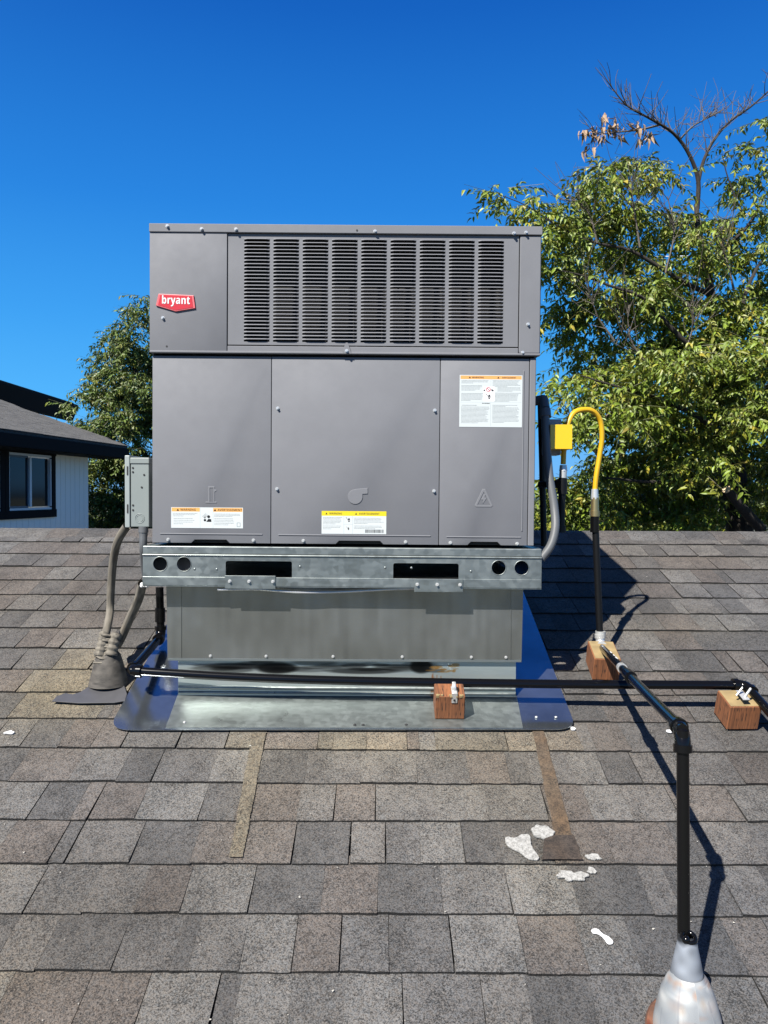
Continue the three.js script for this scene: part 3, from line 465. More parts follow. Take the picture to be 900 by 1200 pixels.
{
  const o = at(697, 583, 2.66), G = thing('gas_hose', 'yellow flexible gas hose looping from the pipe riser to the drip leg', 'hose', o), P = (x, y, d) => at(x, y, d).sub(o);
  mesh('hose', tube([P(697, 578, 2.66), P(698.5, 560, 2.66), P(702.5, 535, 2.66), P(705.5, 512, 2.655), P(703, 492, 2.65), P(695, 482, 2.64), P(684, 480, 2.63), P(673, 483.5, 2.62), P(666.5, 494, 2.61), P(663, 508, 2.60), P(661, 525, 2.60), P(660, 544, 2.60)], .0089, .0089, 180, 14, i => i % 2 ? .965 : 1.02), M.yellowHose, G);
  mesh('hose_nut', rod(P(697, 585, 2.66), P(697, 573, 2.66), .014, .012, 6), M.zinc, G);
  mesh('hose_nut', [rod(P(660, 545, 2.60), P(660, 552, 2.60), .012, .0145, 6), rod(P(660, 552, 2.6), P(659.5, 560, 2.6), .0125)], M.zinc, G);
}
{
  const o = at(658, 622, 2.60), G = thing('drip_leg', 'short black pipe drip leg hanging beside the grey conduit', 'pipe', o), P = (x, y, d = 2.6) => at(x, y, d).sub(o);
  mesh('pipe', rod(P(659, 560), P(657.5, 622), .0118, .0118), M.blackDull, G);
  mesh('tee', [rod(P(659, 561), P(658.8, 579), .0165), rod(P(659, 567), P(632, 568, 2.66), .0115), rod(P(659, 567), P(652, 567, 2.62), .0155)], M.blackDull, G);
  mesh('cap', rod(P(657.6, 616), P(657.5, 624), .0155), M.blackDull, G);
}
{
  const o = at(650, 529, 2.62), G = thing('gas_shutoff_box', 'small grey box wrapped with a bright yellow band beside the hose loop', 'box', o), k = 2.62 / FPX;
  mesh('housing', boxUV(rbox(19 * k, 42 * k, .07, .004, -1 * k, 17 * k, -.045)), std({ map: paintMap, color: lin(.30, .31, .34), roughness: .35 }), G);
  // band: bulged sheet
  const s = new THREE.Shape(); s.moveTo(-11 * k, -.082); s.lineTo(-11 * k, -.012); s.quadraticCurveTo(-10 * k, .012, -3 * k, .010); s.lineTo(3 * k, .002); s.quadraticCurveTo(4.5 * k, .004, 6 * k, .012); s.quadraticCurveTo(12.5 * k, .012, 13 * k, -.01); s.lineTo(13 * k, -.082);
  mesh('yellow_band', extr(s, 27 * k, .001, 16).rotateX(-Math.PI / 2).translate(0, 1.5 * k, 0), M.yellow, G);
}
{
  const o = at(636, 655, 2.46), G = thing('flexible_conduit', 'smooth grey flexible conduit curving down the right side of the air conditioner', 'conduit', o), P = (x, y, d) => at(x, y, d).sub(o);
  mesh('tube', tube([P(639, 486, 2.56), P(640.5, 520, 2.54), P(644, 560, 2.51), P(649.5, 595, 2.49), P(650.5, 620, 2.47), P(645, 640, 2.46), P(634, 655, 2.46)], .0138, .0138, 190, 16, i => i % 2 ? .965 : 1.02), M.flexGrey, G);
  mesh('connector', [rod(P(637, 468, 2.60), P(639, 480, 2.57), .016), rod(P(638.6, 480, 2.57), P(639.3, 489, 2.56), .0195, .0195, 8), rod(P(637, 468, 2.6), P(627, 470, 2.62), .016), new THREE.SphereGeometry(.0165, 12, 10).translate(...P(637, 468.5, 2.6).toArray())], M.flexGrey, G);
  const o2 = at(635, 560, 2.66); tag(mesh('conduit_riser', rod(at(633.5, 472, 2.70), at(637.5, 640, 2.70), .011), M.blackDull), 'straight black pipe standing behind the smooth grey conduit', 'pipe');
}
// ---------- wood blocks ----------
{
  const block = (label, x, s, w, h, d, turn, top, n = .014) => {
    const G = thing('wood_block', label, 'wood block', onRoof(x, s, n), 'wood blocks under the pipes'); G.rotation.order = 'XYZ'; G.rotation.x = SLOPE; G.rotation.y = turn;
    const g = boxUV(rbox(w, h, d, .003, 0, h / 2, -d / 2)); { const uv = g.attributes.uv; for (let i = 0; i < uv.count; i++) uv.setXY(i, uv.getX(i) * 7 + x, uv.getY(i) * 3); }
    mesh('block', g, M.wood, G);
    if (top) mesh('sawn_top', boxUV(box(w - .007, .0016, d - .007, 0, h + .0006, -d / 2)), M.woodEnd, G);
    return G;
  };
  const a = block('wood block on the front of the flashing pan, under the silver strap', .203, 2.46, .090, .080, .085, 0, false, .022);
  mesh('splintered_edge', (() => { const g = []; for (let i = 0; i < 16; i++) g.push(box(rr(.003, .008), rr(.003, .008), rr(.004, .01), rr(-.043, .043), .080, rr(-.006, .0))); return g; })(), M.woodEnd, a);
  mesh('strap', [box(.017, .030, .0015, .012, .074, .0015), box(.017, .0015, .04, .012, .0905, -.018), new THREE.TorusGeometry(.0155, .0015, 6, 16).scale(1, 1, 4).rotateY(Math.PI / 2).translate(.012, .094, -.03)], M.zinc, a);
  mesh('strap_nail', new THREE.CylinderGeometry(.0035, .0035, .003, 8).rotateX(Math.PI / 2).translate(.012, .069, .003), M.dark, a);
  block('wood block with pale sawn top under the silver elbow of the gas pipe',   .742, 2.695, .088, .080, .12, -.06, true);
  const c = block('wood block at the right edge under the bend of the black drain pipe', 1.080, 2.425, .096, .080, .09, .02, true);
  const b = mesh('bracket', [box(.02, .002, .05, .0, .101, -.03), rod(V(.0, .1, -.02), V(.02, .125, -.03), .004, .004, 8), rod(V(-.02, .1, -.03), V(.0, .122, -.04), .003, .003, 8)], M.zinc, c);
}
// ---------- rusty roof jack at the lower right ----------
{
  const RJ = (a) => a.map(p => new THREE.Vector2(p[0] * .82, p[1] * .97)); const o = onRoof(GB.x + .004, 1.492, .012), G = thing('roof_jack', 'rust stained pale metal roof jack sealing the foot of the gas pipe', 'roof jack', o);
  const rust = canvasTex(512, 512, (c, W, H) => {
    c.fillStyle = '#8f9396'; c.fillRect(0, 0, W, H);
    const bl = (x, y, rx, ry, col) => { c.save(); c.translate(x, y); c.scale(rx, ry); const g = c.createRadialGradient(0, 0, 0, 0, 0, 1); g.addColorStop(0, col); g.addColorStop(1, col.replace(/[\d.]+\)$/, '0)')); c.fillStyle = g; c.beginPath(); c.arc(0, 0, 1, 0, 7); c.fill(); c.restore(); };
    for (let i = 0; i < 90; i++) bl(rnd() * W, rnd() * H, rr(10, 60), rr(10, 80), rnd() < .5 ? 'rgba(120,130,140,.25)' : 'rgba(240,238,230,.35)');
    for (let i = 0; i < 24; i++) { c.strokeStyle = rnd() < .5 ? 'rgba(90,98,108,.16)' : 'rgba(225,222,214,.16)'; c.lineWidth = rr(2, 9); const x = rnd() * W; c.beginPath(); c.moveTo(x, rr(0, H * .5)); c.lineTo(x + rr(-20, 20), H * rr(.5, 1)); c.stroke(); }
    for (let i = 0; i < 70; i++) bl(rnd() * W, H * (.08 + .9 * rnd()), rr(8, 46), rr(14, 60), `rgba(${165 + rr(-25, 20) | 0},108,74,${rr(.10, .34).toFixed(2)})`);
    for (let i = 0; i < 40; i++) bl(rnd() * W, H * (.9 + .1 * rnd()), rr(10, 40), rr(8, 26), 'rgba(135,62,28,.6)');
  });
  rust.wrapS = THREE.RepeatWrapping;
  const mat = std({ map: rust, color: lin(.72, .72, .72), metalness: .15, roughness: .6 });
  const prof = [[.081, -.035], [.0795, -.01], [.076, .02], [.069, .055], [.058, .088], [.044, .112], [.034, .122]];
  mesh('cone', (() => { const g = new THREE.LatheGeometry(RJ(prof), 48), p = g.attributes.position; for (let i = 0; i < p.count; i++) { const a = Math.atan2(p.getZ(i), p.getX(i)) / 6.2832 + .5, k = 1 + (n8(a, p.getY(i) * 2) - .5) * .07 + (n16(a, p.getY(i) * 2) - .5) * .03; p.setXYZ(i, p.getX(i) * k, p.getY(i), p.getZ(i) * k); } g.computeVertexNormals(); return g; })(), mat, G).position.set(0, -.004, .006);
  mesh('storm_collar', new THREE.LatheGeometry(RJ([[.036, .108], [.0365, .112], [.0315, .135], [.024, .165], [.0195, .186], [.014, .188]]), 32), std({ map: tex(256, (u, v) => { const e = Math.max(0, Math.min(1, (v - .72 + (n8(u, v) - .5) * .22) / .12)), b = (.75 + (n8(u, v) - .5) * .5) * (1 - e * .93); return [b * .96, b, b * 1.04]; }), color: lin(.27, .285, .31), metalness: .3, roughness: .5 }), G).position.set(0, 0, 0);
  mesh('sealant_ring', [new THREE.TorusGeometry(.0118, .0042, 8, 22).rotateX(Math.PI / 2 + .35).translate(.001, .181, .003), new THREE.SphereGeometry(.0075, 10, 8).translate(-.007, .181, .011)], M.black, G);
  const fl = mesh('base_flange', (() => { const g = new THREE.CylinderGeometry(.079, .082, .004, 40).scale(.95, 1, 1.2); return g; })(), std({ map: rust, color: lin(.24, .105, .06), roughness: .9 }), G); fl.rotation.x = SLOPE; fl.position.set(-.003, .001, .03);
}

// ---------- residues and scraps lying on the shingles ----------
function drape(name, label, category, x0, s0, x1, s1, w0, w1, mat, lift = .0012, ragged = .12) {
  // a thin strip following the lapped courses
  const n = Math.max(8, Math.ceil(Math.abs(s1 - s0) / .012)), P = [], U = [], row = [];
  for (let i = 0; i <= n; i++) { const f = i / n, s = s0 + (s1 - s0) * f, x = x0 + (x1 - x0) * f, w = (w0 + (w1 - w0) * f) / 2, h = surfH(s) + .0035 + lift; row.push([onRoof(x - w * (1 + rr(-ragged, ragged)), s, h), onRoof(x - w * .5, s, h + .0006), onRoof(x + w * .5, s, h + .0006), onRoof(x + w * (1 + rr(-ragged, ragged)), s, h)]); }
  const o = row[0][1].clone();
  for (let i = 0; i < n; i++) for (let k = 0; k < 3; k++) { const q = [row[i][k], row[i][k + 1], row[i + 1][k + 1], row[i + 1][k]]; for (const z of s1 > s0 ? [0, 1, 2, 0, 2, 3] : [0, 2, 1, 0, 3, 2]) { P.push(q[z].x - o.x, q[z].y - o.y, q[z].z - o.z); U.push(q[z].x * 2.2, q[z].z * 2.2); } }
  const g = new THREE.BufferGeometry(); g.setAttribute('position', new THREE.Float32BufferAttribute(P, 3)); g.setAttribute('uv', new THREE.Float32BufferAttribute(U, 2)); g.computeVertexNormals();
  const m = mesh(name, g, mat); m.position.copy(o); return tag(m, label, category);
}
{
  const tan = std({ map: granules, color: lin(.135, .115, .082), roughness: .95 });
  const brn = std({ map: tex(512, (u, v) => { const b = .6 + (n256(u, v) - .5) * .6 + (n128(u, v) - .5) * .4 + (n32(u, v) - .5) * .35, k = n16(v, u); return [b, b * (.86 + k * .14), b * (.7 + k * .3)]; }), color: lin(.10, .073, .048), roughness: .9 });
  const px = (x, y) => { const d = at(x, y, 1).sub(V(0, EYE, 0)), N = V(0, Math.cos(SLOPE), Math.sin(SLOPE)), t = -EYE * N.y / d.dot(N), p = d.multiplyScalar(t).add(V(0, EYE, 0)); return [p.x, p.y * Math.sin(SLOPE) - p.z * Math.cos(SLOPE)]; };
  let [a, s0] = px(304, 862), [b, s1] = px(277, 1010); drape('tape_residue', 'pale tan strip of old tape residue below the left half of the pan', 'residue', a, s0, b, s1, .040, .032, tan, .0004, .06);
  [a, s0] = px(630, 860);[b, s1] = px(664, 1000); drape('flashing_strip', 'rusty brown strip on the shingles below the right corner of the pan', 'metal strip', a, s0, b, s1, .034, .044, brn, .0006, .06);
  [a, s0] = px(655, 984);[b, s1] = px(658, 1014); drape('rusty_plate', 'dark rusty metal plate at the end of the brown strip', 'metal plate', a, s0, b, s1, .072, .098, std({ map: brn.map, color: lin(.055, .043, .035), roughness: .75, metalness: .1 }), .0032, .03);
  const chalk = std({ map: tex(256, (u, v) => { const q = .78 + (n32(u, v) - .5) * .5 + (n128(u, v) - .5) * .5; return [q, q * .99, q * .97]; }), color: lin(.34, .34, .33), roughness: .95, bumpMap: granBump, bumpScale: .002 });
  const patch = (label, x, y, pts, th, n = 1, name = 'sealant_patch', mat = chalk, cat = 'sealant') => {
    const [cx, cs] = px(x, y), c = onRoof(cx, cs, surfH(cs) + .004), m = new THREE.Shape(); { const cv = new THREE.CatmullRomCurve3(pts.map(([i, j]) => V(i * (1 + rr(-.08, .08)), j * (1 + rr(-.08, .08)), 0)), true); for (let k = 0; k < 64; k++) { const q = cv.getPoint(k / 64), e = name === 'sealant_patch' ? .0008 : .0004; q.x += rr(-e, e); q.y += rr(-e, e); k ? m.lineTo(q.x, q.y) : m.moveTo(q.x, q.y); } } m.closePath();
    const g = boxUV(extr(m, th, .0015)); { const p = g.attributes.position, uv = g.attributes.uv; for (let i = 0; i < p.count; i++) { if (p.getZ(i) > th * .5) p.setZ(i, p.getZ(i) + (n16(p.getX(i) * 9 + .5, p.getY(i) * 9 + .5) - .5) * th * .6); uv.setXY(i, p.getX(i) * 6, p.getY(i) * 6); } } g.computeVertexNormals();
    const o = mesh(name, g, mat); o.position.copy(c); o.rotation.x = SLOPE - Math.PI / 2; tag(o, label, cat);
  };
  const ring = (rx, ry, n, j) => { const p = []; for (let i = 0; i < n; i++) { const t = i / n * 6.283, k = 1 + rr(-j, j); p.push([rx * Math.cos(t) * k, ry * Math.sin(t) * k]); } return p; };
  patch('white crusted sealant patch touching the top left of the rusty plate', 636, 980, ring(.029, .021, 16, .16), .0028);
  patch('white crusted sealant patch left of the rusty plate, sloping down', 611, 998, [[-.034, .03], [-.012, .026], [.004, .04], [.024, .036], [.022, 0], [.034, -.04], [.012, -.036], [-.004, -.022], [-.032, .006]], .0022);
  patch('crumbly cream sealant splash just below the rusty plate', 668, 1031, ring(.031, .011, 22, .5), .0018);
  patch('small white sealant smear at the right tip of the rusty plate', 695, 1011, ring(.016, .007, 12, .4), .0018);
  patch('tiny white crumb right of the sealant splash', 693, 1024, ring(.009, .007, 10, .4), .0018);
  patch('torn white paper scrap on the shingles left of the roof jack', 705, 1102, [[-.018, .014], [-.006, .016], [.002, .004], [.014, -.004], [.017, -.016], [.009, -.018], [.002, -.004], [-.006, .006], [-.018, .008]], .001, 1, 'paper_scrap', M.white, 'paper scrap');
  patch('white flake on the shingles at the far left, level with the pan front', 12, 863, ring(.011, .007, 9, .3), .002, 1, 'paint_flake', M.white, 'flake');
  patch('white flake on the shingles just below the right corner of the pan', 671, 858, ring(.006, .007, 8, .3), .002, 1, 'paint_flake', M.white, 'flake');
  patch('white flake left of the upright gas pipe near its elbow', 784, 861, ring(.009, .005, 8, .3), .002, 1, 'paint_flake', M.white, 'flake');
  // the scatter of grit nobody could count
  const bits = []; const ico = new THREE.TetrahedronGeometry(1);
  for (let i = 0; i < 380; i++) { const s = rr(1.35, 4.0), x = rr(-2.2, 2.2), z = rnd() < .93 ? rr(.0009, .0018) : rr(.002, .0036); if (x > -.82 && x < .6 && s > 2.4) continue; const p = onRoof(x, s, surfH(s) + .0045), g = ico.clone().scale(z * 1.5, z * .5, z).rotateY(rnd() * 6).rotateX(SLOPE).translate(p.x, p.y, p.z); bits.push(g); }
  const gr = mesh('grit', mergeGeometries(bits), std({ color: lin(.30, .29, .26), roughness: .9 })); gr.userData = { kind: 'stuff', label: 'pale grit and flakes scattered over the shingles', category: 'grit' };
}

// ---------- neighbouring houses ----------
{
  const o = at(148, 524, 13.7), G = thing('neighbour_house', 'pale sided house with black trim, sliding window and grey shingle roof at the left', 'house', V(o.x, -3.2, o.z)); G.rotation.y = -.107; const ey = o.y + 3.2;
  const wallM = std({ color: lin(.80, .76, .70), roughness: .75 }), trim = new THREE.MeshPhysicalMaterial({ color: lin(.008, .008, .009), roughness: .9, specularIntensity: .3 });
  const hm = std({ map: granules, color: lin(.105, .103, .098), roughness: 1 });
  const a = Math.atan(.345), courses = [], L = 4.4;
  for (let i = 0; i < 30; i++) { let z = -.02 - rr(0, .2); const d = i * .145; while (z < 7) { const w = rr(.15, .32); courses.push(boxUV(box(.165, rr(.010, .018), w - .004, -d - .08, .02, z + w / 2))); z += w; } }
  const rf = mesh('roof', boxUV(box(L, .05, 7.1, -L / 2, -.02, 3.5)), hm, G); rf.rotation.z = -a; rf.position.set(0, ey, 0);
  const sh = mesh('shingle_courses', mergeGeometries(courses), hm, rf); sh.userData.kind = 'stuff';
  const rf2 = mesh('roof', boxUV(box(L, .05, 7.1, -L / 2, -.02, 3.5)), hm, G); rf2.rotation.z = a; rf2.rotation.y = Math.PI; rf2.position.set(-2 * L * Math.cos(a), ey, 7.0);
  mesh('fascia', box(.04, .17, 7.1, .012, ey - .115, 3.5), trim, G);
  mesh('soffit', box(.52, .02, 7.1, -.27, ey - .20, 3.5), trim, G);
  const bg = mesh('barge_board', box(L, .17, .04, -L / 2, -.13, -.03), trim, G); bg.rotation.z = -a; bg.position.set(0, ey, 0);
  const wx = -.47, win = [[1.72, 2.86], [3.06, 4.2]], wy0 = 1.21 + 3.2, wy1 = 2.045 + 3.2, boards = [];
  // siding: boards with grooves between, opened for the windows
  for (let z = .5; z < 6.9; z += .152) { const inW = win.some(([p, q]) => z + .076 > p && z + .076 < q), w = .145; if (inW) { boards.push(box(.03, wy0, w, wx, wy0 / 2, z + .076), box(.03, ey - .2 - wy1, w, wx, (ey - .2 + wy1) / 2, z + .076)); } else boards.push(box(.03, ey - .2, w, wx, (ey - .2) / 2, z + .076)); }
  mesh('wall', [box(.05, wy0, 6.4, wx - .03, wy0 / 2, 3.7), box(.05, ey - .2 - wy1, 6.4, wx - .03, (ey - .2 + wy1) / 2, 3.7), box(.05, wy1 - wy0, 1.22, wx - .03, (wy0 + wy1) / 2, 1.11), box(.05, wy1 - wy0, .2, wx - .03, (wy0 + wy1) / 2, 2.96), box(.05, wy1 - wy0, 2.7, wx - .03, (wy0 + wy1) / 2, 5.55), extr(shape([[wx - .03, 0], [wx - .03, ey - .22], [wx - 4.05, ey + 1.28], [wx - 7.6, ey - .22], [wx - 7.6, 0]]), .05).translate(0, 0, .47)], wallM, G);
  mesh('siding', boards, wallM, G);
  const glass = new THREE.MeshPhysicalMaterial({ color: lin(.006, .008, .009), roughness: .05, specularIntensity: .45 }), vinyl = std({ color: lin(.55, .56, .58), roughness: .4 });
  for (const [p, q] of win) {
    const w = new THREE.Group(); w.name = 'window'; G.add(w); const m = (p + q) / 2, c = (wy0 + wy1) / 2, t = .032;
    mesh('frame', [box(.06, t, q - p, wx + .01, wy0 + t / 2, m), box(.06, t, q - p, wx + .01, wy1 - t / 2, m), box(.058, wy1 - wy0 - .1, t, wx + .01, c, p + t / 2), box(.058, wy1 - wy0 - .1, t, wx + .01, c, q - t / 2), box(.05, wy1 - wy0 - .1, .05, wx + .01, c, m)], vinyl, w);
    mesh('pane', box(.008, wy1 - wy0 - .1, (q - p) / 2 - .06, wx - .012, c, (p + m) / 2 + .005), glass, w); mesh('pane', box(.008, wy1 - wy0 - .1, (q - p) / 2 - .06, wx - .005, c, (q + m) / 2 - .005), glass, w);
    mesh('sash', [box(.02, .03, (q - p) / 2 - .06, wx, wy0 + t + .015, (q + m) / 2), box(.02, .03, (q - p) / 2 - .06, wx, wy1 - t - .015, (q + m) / 2), box(.02, wy1 - wy0 - .16, .035, wx, c, m + .04), box(.02, wy1 - wy0 - .16, .03, wx, c, q - .065)], std({ color: lin(.04, .06, .09), roughness: .4 }), w);
    mesh('trim', [box(.05, .13, q - p + .24, wx + .03, wy1 + .066, m), box(.05, .12, q - p + .24, wx + .03, wy0 - .061, m), box(.048, wy1 - wy0, .095, wx + .03, c, p - .048), box(.048, wy1 - wy0, .095, wx + .03, c, q + .048)], trim, w);
  }
}
{
  const o = at(86, 474, 22.6), G = thing('neighbour_house', 'farther house showing only a thick black eave above the grey shingle roof', 'house', V(o.x, -3.2, o.z)); const ey = o.y + 3.2; G.rotation.y = .03;
  const trim = new THREE.MeshPhysicalMaterial({ color: lin(.008, .008, .009), roughness: .9, specularIntensity: .3 }), hm = std({ map: granules, color: lin(.08, .078, .076), roughness: 1 });
  const a = .30, r = mesh('roof', boxUV(box(5.5, .09, 9, -2.75, 0, 4.5)), hm, G); r.rotation.z = -a; r.position.y = ey;
  const r2 = mesh('roof', boxUV(box(5.5, .09, 9, -2.75, 0, 4.5)), hm, G); r2.rotation.set(0, Math.PI, a); r2.position.set(-11 * Math.cos(a), ey, 9);
  mesh('fascia', extr(shape([[-.05, -.46], [.12, -.05], [.12, .0], [-.12, .02], [-.2, -.46]]), 9), trim, G).position.set(.03, ey - .02, 0);
  const b = mesh('barge_board', box(5.5, .4, .05, -2.75, -.2, -.03), trim, G); b.rotation.z = -a; b.position.y = ey;
  mesh('wall', extr(shape([[-1.2, 0], [-1.2, ey - .12], [-5.3, ey + 1.1], [-9.3, ey - .12], [-9.3, 0]]), 8).translate(0, 0, .5), std({ color: lin(.6, .62, .66), roughness: .8 }), G);
}

// ---------- trees ----------
function leafGeo(len, wid, bend) {
  const P = [], pts = [[0, 0], [.3, .46], [.62, .40], [1, 0]], dz = t => -bend * t * t * len;
  for (const s of [-1, 1]) for (let i = 0; i < 3; i++) { const [t0, w0] = pts[i], [t1, w1] = pts[i + 1]; const a = [0, dz(t0), t0 * len], b = [0, dz(t1), t1 * len], c = [s * w0 * wid, dz(t0) + w0 * wid * .45, t0 * len], d = [s * w1 * wid, dz(t1) + w1 * wid * .45, t1 * len]; const q = s > 0 ? [a, c, d, b] : [a, b, d, c]; if (w0 > 0 && w1 > 0) P.push(...q[0], ...q[1], ...q[2], ...q[0], ...q[2], ...q[3]); else if (w0 > 0) P.push(...a, ...(s > 0 ? c : b), ...(s > 0 ? b : c)); else P.push(...a, ...(s > 0 ? d : b), ...(s > 0 ? b : d)); }
  const g = new THREE.BufferGeometry(); g.setAttribute('position', new THREE.Float32BufferAttribute(P, 3)); g.computeVertexNormals(); return g;
}
function sprayGeo(n, len, leafLen) {
  // a drooping twig along +z with alternate leaves, each with a slightly different tone
  const gs = [], tint = (g, r, gg, b) => { const c = new Float32Array(g.attributes.position.count * 3); for (let i = 0; i < c.length; i += 3) { c[i] = r; c[i + 1] = gg; c[i + 2] = b; } g.setAttribute('color', new THREE.BufferAttribute(c, 3)); return g; };
  const tw = new THREE.CylinderGeometry(.0012, .0028, len, 4, 1).rotateX(Math.PI / 2).translate(0, 0, len / 2).toNonIndexed(); tw.deleteAttribute('uv'); gs.push(tint(tw, .5, .42, .5));
  for (let i = 0; i < n; i++) {
    const f = (i + .6) / n, l = leafLen * rr(.7, 1.15), g = leafGeo(l, l * rr(.36, .46), rr(.1, .5)), k = rr(.75, 1.25), y = rnd() < .12 ? 1.35 : 1;
    g.rotateZ(rr(-.7, .7)).rotateX(rr(-.15, .85)).rotateY((i % 2 ? 1 : -1) * rr(.5, 1.35)).translate(rr(-.01, .01), -.05 * f * f, f * len); gs.push(tint(g, k * y, k, k));
  }
  const m = mergeGeometries(gs); m.computeVertexNormals(); return m;
}
const leafMat = new THREE.MeshPhysicalMaterial({ color: 0xffffff, vertexColors: true, roughness: .52, transmission: .3, thickness: 0, side: THREE.DoubleSide });
const sprays = [sprayGeo(11, .26, .075), sprayGeo(9, .20, .07), sprayGeo(14, .32, .072), sprayGeo(8, .16, .08)];
function foliage(parent, clusters, dist, density, tone, origin, leafScale = 1) {
  const lists = sprays.map(() => []), k = dist / FPX, o = new THREE.Object3D(), c = new THREE.Color();
  for (const [px, py, r, dz = 0] of clusters) {
    const cen = at(px, py, dist + dz).sub(origin), R = r * k, n = Math.ceil(density * Math.pow(R / .35, 2.2) * (py < 345 ? .9 : 1));
    // each cluster is a few flattened sub-clumps, so that gaps stay between them
    const subs = []; for (let i = 0; i < 4; i++) subs.push(V(rr(-1, 1), rr(-.8, .8), rr(-1, 1)).multiplyScalar(R * .6));
    for (let i = 0; i < n; i++) {
      const s = subs[i % 4], d = V(rr(-1, 1), rr(-1, 1), rr(-1, 1)); if (d.length() > 1) d.normalize(); d.y *= .6;
      o.position.copy(cen).add(s).addScaledVector(d, R * .62);
      const az = Math.atan2(s.x + d.x * R, s.z + d.z * R) + rr(-1, 1); o.rotation.order = 'YXZ'; o.rotation.set(rr(-.35, .9), az, rr(-.6, .6)); o.scale.setScalar(rr(.75, 1.2) * leafScale); o.updateMatrix();
      const b = rr(.72, 1.25), yl = rnd(); c.setRGB(tone[0] * b * (yl > .85 ? 1.3 : 1), tone[1] * b, tone[2] * b);
      lists[Math.floor(rnd() * 4)].push([o.matrix.clone(), c.clone()]);
    }
  }
  lists.forEach((l, i) => { const m = new THREE.InstancedMesh(sprays[i], leafMat, l.length); l.forEach(([mt, cc], j) => { m.setMatrixAt(j, mt); m.setColorAt(j, cc); }); m.name = 'crown'; m.userData.kind = 'stuff'; add(m, parent); });
}
function twigs(pts, r, list, n, len) { const cv = new THREE.CatmullRomCurve3(pts); for (let i = 0; i < n; i++) { const t = rr(.25, 1), p = cv.getPoint(t), tg = cv.getTangent(t), d = V(rr(-1, 1), rr(-.2, 1), rr(-1, 1)).normalize().add(tg.multiplyScalar(.8)).normalize(), l = len * rr(.4, 1.2), q = p.clone().addScaledVector(d, l * .5).add(V(rr(-.03, .03), rr(-.02, .04), rr(-.03, .03))), e = q.clone().addScaledVector(d.add(V(rr(-.4, .4), rr(-.1, .5), rr(-.4, .4))).normalize(), l * .5); list.push(tube([p, q, e], r, r * .4, 6, 4)); if (rnd() < .7) { const d2 = V(rr(-1, 1), rr(0, 1), rr(-1, 1)).normalize(); list.push(tube([q, q.clone().addScaledVector(d2, l * .2), q.clone().addScaledVector(d2, l * .4).add(V(0, .02, 0))], r * .7, r * .3, 4, 4)); } } }
